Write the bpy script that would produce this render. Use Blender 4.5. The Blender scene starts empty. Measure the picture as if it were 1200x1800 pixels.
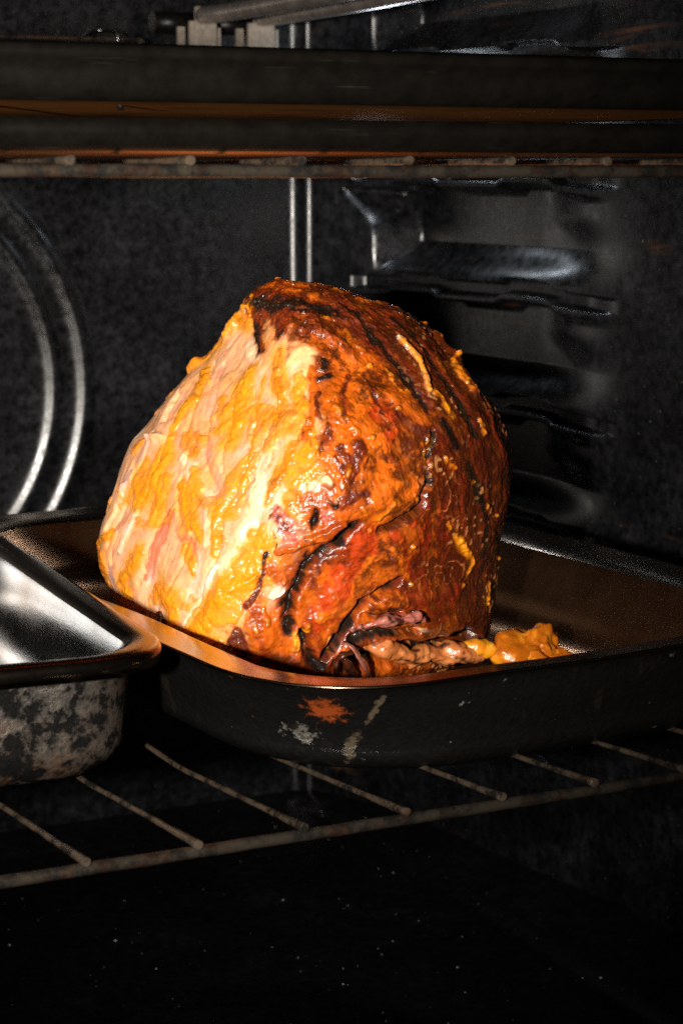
import bpy, bmesh, math, random
import numpy as np
from mathutils import Vector

random.seed(7)
scene = bpy.context.scene
col = scene.collection
R_ = math.radians

# ============================================================ camera, world, light, exposure
cd = bpy.data.cameras.new('camera')
cam = bpy.data.objects.new('camera', cd); col.objects.link(cam)
cam.location = (0, 0, .40)
cam.rotation_euler = (R_(90 - 9.46), 0, R_(-26.57))
cd.sensor_fit = 'HORIZONTAL'; cd.sensor_width = 24; cd.lens = 72
cd.clip_start = .01; cd.clip_end = 20
cd.dof.use_dof = True; cd.dof.focus_distance = .80; cd.dof.aperture_fstop = 20
scene.camera = cam

world = bpy.data.worlds.new('World'); scene.world = world; world.use_nodes = True
bg = world.node_tree.nodes['Background']
bg.inputs['Color'].default_value = (.75, .85, 1, 1); bg.inputs['Strength'].default_value = .010

def spot(name, loc, target, watts, size, blend, radius, color):
    ld = bpy.data.lights.new(name, 'SPOT'); ld.energy = watts; ld.color = color
    ld.spot_size = R_(size); ld.spot_blend = blend; ld.shadow_soft_size = radius
    o = bpy.data.objects.new(name, ld); col.objects.link(o); o.location = loc
    o.rotation_euler = (Vector(target) - Vector(loc)).to_track_quat('-Z', 'Y').to_euler()
    return o
# one hard lamp beside the camera, a hand's width to its left
spot('flash', (-.160, .045, .402), (.315, .80, .315), 82, 42, .95, .016, (1, .93, .84))
# the oven's own small cool lamp under the ceiling at the back, hidden behind the trays
ol = bpy.data.lights.new('oven_lamp', 'POINT'); ol.energy = .16; ol.color = (.80, .90, 1); ol.shadow_soft_size = .008
oven_lamp = bpy.data.objects.new('oven_lamp', ol); col.objects.link(oven_lamp); oven_lamp.location = (.580, 1.115, .446)

scene.view_settings.view_transform = 'Standard'; scene.view_settings.look = 'None'
scene.view_settings.exposure = 0; scene.view_settings.gamma = 1
scene.render.engine = 'CYCLES'
scene.cycles.max_bounces = 6; scene.cycles.glossy_bounces = 4; scene.cycles.diffuse_bounces = 3
scene.cycles.use_denoising = False
scene.cycles.sample_clamp_indirect = 1.5; scene.cycles.sample_clamp_direct = 12

# ============================================================ helpers
def tag(o, label=None, cat=None, group=None, kind=None):
    if label: o['label'] = label
    if cat: o['category'] = cat
    if group: o['group'] = group
    if kind: o['kind'] = kind
    return o
def empty(name, loc=(0, 0, 0), rz=0):
    o = bpy.data.objects.new(name, None); col.objects.link(o)
    o.location = loc; o.rotation_euler = (0, 0, rz); o.empty_display_size = .02
    return o
def link(name, me, mat=None, parent=None, smooth=True):
    o = bpy.data.objects.new(name, me); col.objects.link(o)
    if mat and not me.materials: me.materials.append(mat)
    if parent: o.parent = parent
    if smooth and len(me.polygons):
        me.polygons.foreach_set('use_smooth', np.ones(len(me.polygons), bool))
    return o
def mesh_np(name, verts, faces):
    """verts (n,3), faces (m,4) or (m,3) numpy -> mesh, quickly"""
    me = bpy.data.meshes.new(name)
    verts = np.asarray(verts, np.float32); faces = np.asarray(faces, np.int32)
    k = faces.shape[1]
    me.vertices.add(len(verts)); me.vertices.foreach_set('co', verts.ravel())
    me.loops.add(faces.size); me.loops.foreach_set('vertex_index', faces.ravel())
    me.polygons.add(len(faces)); me.polygons.foreach_set('loop_start', np.arange(0, faces.size, k, dtype=np.int32))
    me.update(calc_edges=True); me.validate()
    return me
def grid_faces(nu, nv, wrap_u=False, flip=False):
    iu = np.arange(nu if wrap_u else nu - 1); iv = np.arange(nv - 1)
    a, b = np.meshgrid(iu, iv, indexing='ij'); c = (a + 1) % nu
    f = np.stack([a * nv + b, c * nv + b, c * nv + b + 1, a * nv + b + 1], -1).reshape(-1, 4)
    return f[:, ::-1] if flip else f
def set_attr(me, name, data):
    data = np.asarray(data, np.float32)
    if data.ndim == 2:
        at = me.attributes.new(name, 'FLOAT_COLOR', 'POINT')
        if data.shape[1] == 3: data = np.concatenate([data, np.ones((len(data), 1), np.float32)], 1)
        at.data.foreach_set('color', data.ravel())
    else:
        at = me.attributes.new(name, 'FLOAT', 'POINT'); at.data.foreach_set('value', data)

def _hash(ix, iy, iz, seed):
    with np.errstate(over='ignore'):
        h = ix.astype(np.uint32) * np.uint32(374761393) + iy.astype(np.uint32) * np.uint32(668265263) + iz.astype(np.uint32) * np.uint32(2147483647 - 12345) + np.uint32(seed * 1013904223 & 0xffffffff)
        h = (h ^ (h >> np.uint32(13))) * np.uint32(1274126177)
        h = (h ^ (h >> np.uint32(16))) * np.uint32(2246822519)
        h ^= h >> np.uint32(15)
    return h.astype(np.float64) / 4294967295.0 * 2 - 1
def noise(P, size, seed=0, octaves=1, gain=.5):
    """smooth value noise in about -1..1; P (n,3) in metres, size = lump size in metres"""
    out = np.zeros(len(P)); amp = 1; tot = 0
    for o in range(octaves):
        q = P / (size / 2 ** o) + 57.3 * (o + 1) + seed * 3.17
        i = np.floor(q).astype(np.int64); f = q - i; f = f * f * f * (f * (f * 6 - 15) + 10)
        v = 0
        for dx in (0, 1):
            wx = f[:, 0] if dx else 1 - f[:, 0]
            for dy in (0, 1):
                wy = f[:, 1] if dy else 1 - f[:, 1]
                for dz in (0, 1):
                    wz = f[:, 2] if dz else 1 - f[:, 2]
                    v = v + wx * wy * wz * _hash(i[:, 0] + dx, i[:, 1] + dy, i[:, 2] + dz, seed + o * 17)
        out += amp * v; tot += amp; amp *= gain
    return out / tot * 1.35
def sstep(a, b, x):
    t = np.clip((x - a) / (b - a), 0, 1); return t * t * (3 - 2 * t)

def mat_new(name):
    m = bpy.data.materials.new(name); m.use_nodes = True
    nt = m.node_tree; bs = nt.nodes['Principled BSDF']
    return m, nt, bs
def N(nt, kind, **kw):
    n = nt.nodes.new(kind)
    for k, v in kw.items():
        if k in n.inputs: n.inputs[k].default_value = v
        else: setattr(n, k, v)
    return n
def noise_tex(nt, scale, detail=4, rough=.55, stretch=None, dist=0, coord='Object'):
    tc = N(nt, 'ShaderNodeTexCoord'); src = tc.outputs[coord]
    if stretch:
        mp = N(nt, 'ShaderNodeMapping'); mp.inputs['Scale'].default_value = stretch
        nt.links.new(src, mp.inputs['Vector']); src = mp.outputs['Vector']
    t = N(nt, 'ShaderNodeTexNoise'); t.inputs['Scale'].default_value = scale
    t.inputs['Detail'].default_value = detail; t.inputs['Roughness'].default_value = rough; t.inputs['Distortion'].default_value = dist
    nt.links.new(src, t.inputs['Vector'])
    return t.outputs['Fac']
def ramp(nt, fac, *stops):
    r = N(nt, 'ShaderNodeValToRGB'); e = r.color_ramp.elements
    while len(e) < len(stops): e.new(.5)
    for i, (p, c) in enumerate(stops):
        e[i].position = p; e[i].color = (*c, 1) if isinstance(c, tuple) else (c, c, c, 1)
    nt.links.new(fac, r.inputs['Fac']); return r.outputs['Color']
def mix(nt, fac, a, b, mode='MIX'):
    m = N(nt, 'ShaderNodeMix', data_type='RGBA', blend_type=mode)
    for s, v in ((m.inputs[0], fac), (m.inputs[6], a), (m.inputs[7], b)):
        if isinstance(v, (int, float)): s.default_value = v if s is m.inputs[0] or s == m.inputs[0] else (v, v, v, 1)
        elif isinstance(v, tuple): s.default_value = (*v, 1)
        else: nt.links.new(v, s)
    return m.outputs[2]
def math_(nt, op, a, b=0.0):
    m = N(nt, 'ShaderNodeMath', operation=op)
    for s, v in ((m.inputs[0], a), (m.inputs[1], b)):
        if isinstance(v, (int, float)): s.default_value = v
        else: nt.links.new(v, s)
    return m.outputs[0]
def bump(nt, bs, h, strength, dist):
    b = N(nt, 'ShaderNodeBump'); b.inputs['Strength'].default_value = strength; b.inputs['Distance'].default_value = dist
    nt.links.new(h, b.inputs['Height']); nt.links.new(b.outputs['Normal'], bs.inputs['Normal'])
    return b

# ---------------------------------------------------------------- materials
def m_enamel(name, tint=1.0, rust=True, dark=False):
    m, nt, bs = mat_new(name)
    big = noise_tex(nt, 16, 7, .68); fine = noise_tex(nt, 170, 7, .72); spk = noise_tex(nt, 420, 2, .5)
    c = ramp(nt, big, (.34, (.002 * tint, .002 * tint, .0022 * tint)), (.52, (.0060 * tint, .0060 * tint, .0070 * tint)), (.72, (.017 * tint, .0165 * tint, .018 * tint)))
    c = mix(nt, .75, c, ramp(nt, fine, (.38, .10), (.52, 1.0), (.68, 2.0)), 'MULTIPLY')
    c = mix(nt, ramp(nt, spk, (.72, 0.0), (.78, 1.0)), c, (.085, .082, .08))
    if rust:
        st = noise_tex(nt, 30, 5, .65, (1, .22, 2.2), 1.2); msk = noise_tex(nt, 9, 3, .5)
        k = math_(nt, 'MULTIPLY', ramp(nt, st, (.57, 0.0), (.66, 1.0)), ramp(nt, msk, (.53, 0.0), (.64, 1.0)))
        c = mix(nt, k, c, (.060, .026, .011))
    nt.links.new(c, bs.inputs['Base Color'])
    r = ramp(nt, fine, (.3, .19 if not dark else .38), (.7, .42 if not dark else .55))
    nt.links.new(r, bs.inputs['Roughness'])
    bs.inputs['Specular IOR Level'].default_value = .5 if not dark else .16
    bump(nt, bs, fine, .05, .002)
    return m

def m_steel(name, base=(.62, .60, .57), rough=(.16, .34), stain=.35, stretch=(1, 1, 14), staincol=(.10, .055, .02)):
    m, nt, bs = mat_new(name)
    br = noise_tex(nt, 130, 4, .7, stretch); bl = noise_tex(nt, 22, 5, .6); sp = noise_tex(nt, 260, 3, .6)
    c = mix(nt, ramp(nt, bl, (.45, 0.0), (.75, stain)), base, staincol)
    c = mix(nt, ramp(nt, sp, (.70, 0.0), (.76, .8)), c, (.05, .025, .01))
    nt.links.new(c, bs.inputs['Base Color'])
    bs.inputs['Metallic'].default_value = 1
    nt.links.new(math_(nt, 'ADD', ramp(nt, bl, (.3, rough[0]), (.7, rough[1])), math_(nt, 'MULTIPLY', br, .08)), bs.inputs['Roughness'])
    bump(nt, bs, br, .06, .0006)
    return m

def m_crust(name, cover=.5, steel=(.42, .39, .34), rustc=(.22, .07, .018), scale=55, marks=(), bstr=.8, spec=.5, soft=.035):
    """burnt-on carbon over steel: glossy black crust, bare metal and rust where it has come off"""
    m, nt, bs = mat_new(name)
    big = noise_tex(nt, scale, 8, .66); fine = noise_tex(nt, 420, 5, .65); br = noise_tex(nt, 160, 4, .7, (1, 1, 10)); w = noise_tex(nt, 24, 4, .6)
    k = ramp(nt, big, (cover - soft, 0.0), (cover + soft, 1.0))              # 1 = crust gone
    metal = mix(nt, ramp(nt, w, (.42, 0.0), (.60, 1.0)), steel, rustc)
    metal = mix(nt, ramp(nt, fine, (.50, 0.0), (.72, .75)), metal, (.03, .022, .016))
    c = mix(nt, k, mix(nt, fine, (.002, .002, .0022), (.007, .0065, .006)), metal)
    dr = ramp(nt, noise_tex(nt, 70, 6, .65, (1, 1, .16)), (.60, 0.0), (.72, .7))          # dried drips down the side
    c = mix(nt, dr, c, (.016, .011, .0075))
    tc = N(nt, 'ShaderNodeTexCoord')
    metal_f = math_(nt, 'MULTIPLY', k, ramp(nt, w, (.42, .9), (.60, .25)))
    for (px, py, pz), (sx, sy, sz), mc, mm in marks:             # single scars: a worn, rusty or spilt place of its own
        mp = N(nt, 'ShaderNodeMapping'); mp.inputs['Location'].default_value = (-px / sx, -py / sy, -pz / sz); mp.inputs['Scale'].default_value = (1 / sx, 1 / sy, 1 / sz)
        nt.links.new(tc.outputs['Object'], mp.inputs['Vector'])
        ln = N(nt, 'ShaderNodeVectorMath', operation='LENGTH'); nt.links.new(mp.outputs['Vector'], ln.inputs[0])
        dd = math_(nt, 'ADD', ln.outputs['Value'], math_(nt, 'MULTIPLY', math_(nt, 'SUBTRACT', noise_tex(nt, 260, 6, .68), .5), 3.2))
        mk = ramp(nt, dd, (.50, 1.0), (1.05, 0.0))
        c = mix(nt, mk, c, mc); metal_f = mix(nt, mk, metal_f, mm); k = mix(nt, mk, k, .8)
    nt.links.new(c, bs.inputs['Base Color'])
    nt.links.new(metal_f, bs.inputs['Metallic']); bs.inputs['Specular IOR Level'].default_value = spec
    nt.links.new(mix(nt, k, ramp(nt, fine, (.3, .10), (.7, .26)), ramp(nt, br, (.3, .26), (.7, .46))), bs.inputs['Roughness'])
    h = math_(nt, 'ADD', math_(nt, 'MULTIPLY', math_(nt, 'SUBTRACT', 1.0, k), math_(nt, 'ADD', .5, math_(nt, 'ADD', fine, math_(nt, 'MULTIPLY', big, 1.6)))), math_(nt, 'MULTIPLY', br, .15))
    bump(nt, bs, h, bstr, .0014)
    return m

def m_bar(name, a=(.30, .25, .19), cover=.5, rustc=(.07, .026, .010)):
    m, nt, bs = mat_new(name)
    big = noise_tex(nt, 120, 6, .7); fine = noise_tex(nt, 600, 4, .6); w = noise_tex(nt, 160, 4, .6)
    k = ramp(nt, big, (cover - .16, 0.0), (cover + .16, 1.0))
    c = mix(nt, k, mix(nt, ramp(nt, w, (.5, 0.0), (.62, 1.0)), (.008, .007, .006), rustc), a)
    nt.links.new(c, bs.inputs['Base Color'])
    nt.links.new(math_(nt, 'MULTIPLY', k, .85), bs.inputs['Metallic'])
    nt.links.new(ramp(nt, fine, (.3, .20), (.7, .42)), bs.inputs['Roughness'])
    bump(nt, bs, math_(nt, 'ADD', fine, big), .25, .0006)
    return m

def m_plain(name, c, rough=.5, metal=0.0, nz=200, amt=.4, bmp=.2, spec=.5, streak=False):
    m, nt, bs = mat_new(name)
    f = noise_tex(nt, nz, 4, .6)
    cc = mix(nt, amt, c, ramp(nt, f, (.3, .25), (.7, 1.25)), 'MULTIPLY')
    if streak:
        cc = mix(nt, math_(nt, 'MULTIPLY', ramp(nt, noise_tex(nt, 700, 3, .6, (.018, 1, 1)), (.66, 0.0), (.74, 1.0)), ramp(nt, noise_tex(nt, 20, 3, .6), (.50, 0.0), (.62, .8))), cc, (.055, .048, .036))
    nt.links.new(cc, bs.inputs['Base Color'])
    bs.inputs['Roughness'].default_value = rough; bs.inputs['Metallic'].default_value = metal
    bs.inputs['Specular IOR Level'].default_value = spec
    if bmp: bump(nt, bs, f, bmp, .001)
    return m

def m_food(name, sss, radius, bumps, coat=.35, rough_attr=True, rough=.3, tex_amt=.55):
    """cooked meat / glaze: colour from the painted attribute, grain and wet relief from noise"""
    m, nt, bs = mat_new(name)
    at = N(nt, 'ShaderNodeAttribute', attribute_name='Col')
    fine = noise_tex(nt, 900, 4, .65); mid = noise_tex(nt, 300, 4, .6)
    c = mix(nt, tex_amt, at.outputs['Color'], ramp(nt, mid, (.25, (.62, .45, .36)), (.5, (1, 1, 1)), (.78, (1.25, 1.25, 1.2))), 'MULTIPLY')
    nt.links.new(c, bs.inputs['Base Color'])
    if rough_attr:
        ra = N(nt, 'ShaderNodeAttribute', attribute_name='Rough')
        nt.links.new(math_(nt, 'ADD', ra.outputs['Fac'], math_(nt, 'MULTIPLY', math_(nt, 'SUBTRACT', fine, .5), .25)), bs.inputs['Roughness'])
    else: bs.inputs['Roughness'].default_value = rough
    bs.inputs['Subsurface Weight'].default_value = sss
    bs.inputs['Subsurface Radius'].default_value = (1, .32, .12); bs.inputs['Subsurface Scale'].default_value = radius
    bs.inputs['Coat Roughness'].default_value = .11; bs.inputs['Specular IOR Level'].default_value = .28
    wa = N(nt, 'ShaderNodeAttribute', attribute_name='Wet')
    nt.links.new(math_(nt, 'MULTIPLY', wa.outputs['Fac'], coat), bs.inputs['Coat Weight'])
    h = math_(nt, 'ADD', math_(nt, 'MULTIPLY', fine, .45), mid)
    b = bump(nt, bs, h, bumps[0], bumps[1])
    nt.links.new(b.outputs['Normal'], bs.inputs['Coat Normal'])
    return m

ENAMEL = m_enamel('black_oven_enamel'); ENAMEL_BACK = m_enamel('black_back_enamel', 1.15, False); ENAMEL_FLOOR = m_enamel('black_floor_enamel', .5, False, True)
STEEL_IN = m_steel('brushed_pan_steel', (.44, .215, .105), (.18, .34), .5)
STEEL_SMALL = m_steel('bright_pan_steel', (.23, .24, .25), (.09, .22), .6)
STEEL_LIP = m_steel('pan_lip_steel', (.25, .19, .14), (.10, .20), .5, (6, 6, 6))
CRUST = m_crust('burnt_crust', .70, scale=120, bstr=.45, spec=.28, marks=[((-.107, -.176, .027), (.0085, .0085, .0065), (.19, .036, .007), .1), ((-.110, -.162, .0155), (.0075, .0075, .0045), (.30, .28, .24), .9), ((-.0915, -.186, .030), (.0015, .010, .010), (.075, .055, .035), .2), ((-.0925, -.170, .013), (.0019, .010, .010), (.06, .045, .028), .2)]); CRUST_SMALL = m_crust('burnt_crust_worn', .54, (.115, .102, .088), (.065, .034, .018), 110, bstr=.3, soft=.08)
BAR = m_bar('sooty_rack_wire', (.065, .053, .038), .60, (.016, .008, .005)); WIRE = m_bar('rack_wire', (.155, .112, .074), .58, (.020, .011, .007))
TRAY = m_plain('dark_tray_coating', (.0042, .0036, .0029), .36, 0, 160, .6, .15, .14, True)
TRAY_UNDER = m_steel('glow_tinted_tray_underside', (.32, .13, .04), (.30, .45), .95, (1, 22, 1), (.04, .015, .006))  # orange base colour carries the ham's reflected glow on the brushed metal
BRACKET = m_plain('dull_bracket_metal', (.30, .25, .20), .48, .3, 260, .5, .1)
TUBE = m_plain('heater_tube_metal', (.34, .29, .26), .36, .75, 120, .6, .15)
DUST = m_plain('pale_crumb', (.75, .72, .66), .6, 0, 300, .3, 0)
HAM_MAT = m_food('cooked_ham', .18, .003, (.36, .0010), 1.0)
GLAZE_MAT = m_food('fruit_glaze', .28, .0028, (.38, .0010), 1.0, True, .25, .40)

# ============================================================ the oven
X0, XC, YB, ZF, ZT = -.03, .575, 1.2, -.01, .53
FANC = (.2685, .270)
def back_wall():
    nx, nz = 420, 300
    xs = np.linspace(X0, .5605, nx); zs = np.linspace(ZF, ZT, nz)
    x, z = np.meshgrid(xs, zs, indexing='ij')
    r = np.hypot(x - FANC[0], z - FANC[1])
    y = np.full_like(x, YB)
    for rr, hgt, s in ((.1545, .0027, .0046), (.1345, .0027, .0046), (.075, .003, .004)):
        y -= hgt * np.exp(-((r - rr) / s) ** 2)
    P = np.stack([x, y, z], -1)
    # edge curls forward where it meets the side
    arc = np.linspace(0, 1, 12)[1:] * math.pi / 2
    add = np.stack([np.broadcast_to((.5605 + .009 * np.sin(arc))[:, None], (11, nz)), np.broadcast_to((YB - .009 * (1 - np.cos(arc)))[:, None], (11, nz)), np.broadcast_to(zs, (11, nz))], -1)
    P = np.concatenate([P, add], 0)
    P[..., 1] += (noise(P.reshape(-1, 3), .12, 3) * .0006).reshape(P.shape[:2])
    me = mesh_np('back_wall', P.reshape(-1, 3), grid_faces(P.shape[0], nz))
    tag(link('back_wall', me, ENAMEL_BACK), kind='structure')
GUIDES = (.470, .4035, .336, .269, .202, .135, .068)
def right_wall():
    ns, nz = 420, 620
    s = np.linspace(0, 1, ns) ** 1.6 * .64
    phi = np.radians(np.interp(s, [0, .006, .05, .13, .7], [8, 58, 71, 83, 85]))
    ds = np.gradient(s)
    xx = .5720 + np.cumsum(ds * np.cos(phi)) ; yy = YB - .004 - np.cumsum(ds * np.sin(phi)); zs = np.unique(np.round(np.concatenate([np.arange(ZF, ZT, .0015)] + [np.arange(g - .015, g + .0035, .00035) for g in GUIDES] + [np.arange(g + .017, g + .024, .0005) for g in GUIDES]), 5)); nz = len(zs)
    y, z = np.meshgrid(yy, zs, indexing='ij'); x = np.broadcast_to(xx[:, None], y.shape).copy()
    flat = .628 + (YB - y) * .060
    for g in GUIDES:
        jog = .0028 * (sstep(1.140, 1.132, y) * sstep(1.092, 1.100, y) + sstep(1.038, 1.030, y) * sstep(.982, .990, y)) - .004 * sstep(1.02, .94, y)
        # recessed panel above the step band
        lo, hi = g + .021, g + .067 - .0125
        yl_ = 1.148 + .024 * sstep(lo, lo + .035, z) ** 1.5
        yr = .965 - .03 * sstep(lo + .02, lo, z) 
        rampz = np.clip((z - g) / .0205, 0, 1); rampz = rampz - .06 * np.sin(2 * math.pi * rampz)
        pm = rampz * sstep(hi + .0005, hi - .0045, z - jog) * sstep(yl_ + .0025, yl_ - .0025, y) * sstep(yr - .05, yr + .05, y)
        x = x + (np.maximum(flat, x) - x) * pm * sstep(.90, 1.02, y)
        gm = sstep(g - .0098, g - .0074, z - jog) * sstep(g + .0004, g - .0020, z - jog) * sstep(1.168, 1.164, y) * sstep(.925, .965, y)
        x = x + gm * .0085
    P = np.stack([x, y, z], -1)
    P[..., 0] += (noise(P.reshape(-1, 3), .10, 5) * .0006).reshape(P.shape[:2])
    me = mesh_np('right_wall', P.reshape(-1, 3), grid_faces(ns, nz))
    tag(link('right_wall', me, ENAMEL), kind='structure')
def plain_sheet(name, pts, mat):
    me = bpy.data.meshes.new(name); me.from_pydata(pts, [], [(0, 1, 2, 3)]); me.update()
    tag(link(name, me, mat, smooth=False), kind='structure')
back_wall(); right_wall()
def oven_floor():
    n = 160
    xs = np.linspace(X0, .68, n); ys = np.linspace(.45, YB + .01, n)
    x, y = np.meshgrid(xs, ys, indexing='ij'); P = np.stack([x, y, np.full_like(x, ZF)], -1).reshape(-1, 3)
    P[:, 2] += noise(P, .15, 9) * .0008 - .004 * np.exp(-((P[:, 0] - .56) / .006) ** 2)
    tag(link('oven_floor', mesh_np('oven_floor', P, grid_faces(n, n)), ENAMEL_FLOOR), kind='structure')
oven_floor()
plain_sheet('ceiling', [(X0, .58, ZT), (X0, YB, ZT), (.68, YB, ZT), (.68, .58, ZT)], ENAMEL)
plain_sheet('left_wall', [(X0, .58, ZF), (X0, YB, ZF), (X0, YB, ZT), (X0, .58, ZT)], ENAMEL)

# ---------------------------------------------------------------- swept tubes
def sweep(name, pts, radii, mat, parent=None, seg=12, caps=True, squash=1.0, rough=0, rsize=.004, seed=0, sub=1, col_fn=None):
    pts = np.asarray(pts, float); radii = np.broadcast_to(np.asarray(radii, float), (len(pts),))
    if sub > 1:
        u = np.linspace(0, len(pts) - 1, (len(pts) - 1) * sub + 1)
        pts = catmull(pts, u, False); radii = np.interp(u, np.arange(len(radii)), radii)
    n = len(pts)
    T = np.gradient(pts, axis=0); T /= np.linalg.norm(T, axis=1)[:, None] + 1e-12
    up = np.array([0, 0, 1.]) if abs(T[0][2]) < .9 else np.array([1., 0, 0])
    V = []
    a = np.arange(seg) * 2 * math.pi / seg
    s = np.cross(T[0], up); s /= np.linalg.norm(s)
    for i in range(n):
        s = s - T[i] * (s @ T[i]); s /= np.linalg.norm(s); w = np.cross(s, T[i])
        V.append(pts[i] + radii[i] * (np.cos(a)[:, None] * s + squash * np.sin(a)[:, None] * w))
    V = np.concatenate(V)
    if rough:
        c = np.repeat(pts, seg, 0); d = V - c; d /= np.linalg.norm(d, axis=1)[:, None] + 1e-9
        V = V + d * (noise(V, rsize, seed, 3) * rough)[:, None]
    F = []
    for i in range(n - 1):
        for j in range(seg):
            k = (j + 1) % seg; F.append((i * seg + j, i * seg + k, (i + 1) * seg + k, (i + 1) * seg + j))
    if caps: F.append(tuple(range(seg))[::-1]); F.append(tuple(range((n - 1) * seg, n * seg)))
    me = bpy.data.meshes.new(name); me.from_pydata([tuple(v) for v in V], [], F); me.update()
    if col_fn is not None:
        c, r = col_fn(V); set_attr(me, 'Col', c); set_attr(me, 'Rough', r); set_attr(me, 'Wet', np.full(len(r), .8))
    o = link(name, me, mat, parent)
    if caps:
        me.polygons[len(F) - 1].use_smooth = False; me.polygons[len(F) - 2].use_smooth = False
    return o

# ---- ham base form: stacked cross-sections, metres, ham-local (x right, y away from the oven door, z up)
# z, left, right, ridge x, ridge front, back
HAM_ROWS = np.array([
    (-.0095, -.066, .066, -.022, .064, .060),
    (.004, -.080, .079, -.026, .071, .074),
    (.016, -.086, .081, -.026, .074, .080),
    (.038, -.0915, .082, -.020, .078, .084),
    (.0575, -.087, .085, -.010, .080, .084),
    (.082, -.078, .0875, .002, .078, .080),
    (.106, -.059, .0785, .005, .067, .070),
    (.1255, -.0405, .0605, .002, .051, .056),
    (.1425, -.029, .0435, -.004, .033, .040),
    (.151, -.0245, .022, -.008, .020, .026),
    (.1555, -.0195, .007, -.010, .010, .013),
    (.158, -.0135, -.008, -.011, .0012, .0012)])

def catmull(P, u, closed):
    n = len(P)
    i = np.floor(u).astype(int); f = (u - i)
    if closed:
        g = lambda k: P[(i + k) % n]
    else:
        i = np.clip(i, 0, n - 2); f = u - i
        g = lambda k: P[np.clip(i + k, 0, n - 1)]
    f = f.reshape((-1,) + (1,) * (P.ndim - 1))
    a, b, c, d = g(-1), g(0), g(1), g(2)
    return .5 * (2 * b + (c - a) * f + (2 * a - 5 * b + 4 * c - d) * f * f + (3 * b - a - 3 * c + d) * f ** 3)

def ham_grid(nu, nv):
    rows = catmull(HAM_ROWS, np.linspace(0, len(HAM_ROWS) - 1, nv), False)
    # even spacing along the flank
    k = np.concatenate([[0], np.cumsum(np.hypot(np.diff(rows[:, 0]), np.diff(rows[:, 4]) + .3 * np.diff(rows[:, 2])))])
    s = np.interp(np.linspace(0, k[-1], nv), k, np.linspace(0, len(HAM_ROWS) - 1, nv))
    rows = catmull(HAM_ROWS, s, False)
    z, L, R, xr, F, B = rows.T
    lerp = lambda a, b, t: a + (b - a) * t
    ctrl = np.stack([
        np.stack([lerp(L, R, .5), B], -1),
        np.stack([lerp(L, R, .10), .66 * B], -1),
        np.stack([L, .10 * B], -1),
        np.stack([lerp(L, xr, .46), -.55 * F], -1),
        np.stack([xr, -F], -1),
        np.stack([lerp(xr, R, .60), -.74 * F], -1),
        np.stack([R, -.08 * F], -1),
        np.stack([lerp(L, R, .90), .66 * B], -1)], 0)          # 8 x nv x 2
    w = np.array([.45, .8, 1.5, 1.7, 1.7, 1.7, 1.3, .45])      # sample share of each span
    cu = np.concatenate([[0], np.cumsum(w)]) / w.sum()
    u = np.interp(np.arange(nu) / nu, cu, np.arange(9))
    global HAM_U
    HAM_U = u
    xy = catmull(ctrl, u, True)                                # nu x nv x 2
    return np.concatenate([xy, np.broadcast_to(z, (nu, nv))[..., None]], -1)   # nu x nv x 3


# ---------------------------------------------------------------- racks
def rack(z, label, ybar, dip):
    t = empty('oven_rack', (.28, .87, z))
    tag(t, label, 'oven rack', 'oven racks')
    o = np.array([.28, .87, z])
    rr = .0020
    sweep('front_bar', np.array([(.0, ybar, z), (.15, ybar, z + .0003), (.35, ybar, z - .0002), (.57, ybar, z)]) - o, rr, BAR, t, 20, sub=20, rough=.00022, rsize=.004, seed=int(z * 100))
    sweep('rear_bar', np.array([(.02, 1.165, z - dip), (.55, 1.165, z - dip)]) - o, rr, BAR, t, 12)
    x = .1998 - .0372 * 5
    k = 0
    while x < .56:
        zt = z + rr + .0012
        y0 = ybar - .0022 + random.uniform(-.0006, .0006)
        p = [(x, y0 + u, zt - dip * min(1, u / .11)) for u in (0, .014, .03, .05, .075, .105, .14, .30, 1.167 - y0)]
        sweep('cross_wire', np.array(p) - o, [.0015, .0013] + [.00105] * 7, WIRE, t, 10, sub=5, rough=.00018, rsize=.003, seed=k)
        x += .0372; k += 1
    return t
rack(.187, 'lower sooty wire rack under the ham pan', .577, .0085)
rack(.4, 'upper sooty wire rack across the top, carrying dark trays', .577, .001)

# ---------------------------------------------------------------- pans
def rrect(x0, x1, y0, y1, r, seg=14):
    r = min(r, (x1 - x0) / 2 - 1e-4, (y1 - y0) / 2 - 1e-4)
    out = []
    def edge(a, b, n):
        for i in range(n): out.append((a[0] + (b[0] - a[0]) * i / n, a[1] + (b[1] - a[1]) * i / n))
    def arc(cx, cy, a0):
        for i in range(seg): 
            a = a0 + math.pi / 2 * i / seg; out.append((cx + r * math.cos(a), cy + r * math.sin(a)))
    arc(x1 - r, y1 - r, 0); edge((x1 - r, y1), (x0 + r, y1), 16)
    arc(x0 + r, y1 - r, math.pi / 2); edge((x0, y1 - r), (x0, y0 + r), 16)
    arc(x0 + r, y0 + r, math.pi); edge((x0 + r, y0), (x1 - r, y0), 16)
    arc(x1 - r, y0 + r, 1.5 * math.pi); edge((x1, y0 + r), (x1, y1 - r), 16)
    return np.array(out)
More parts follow.
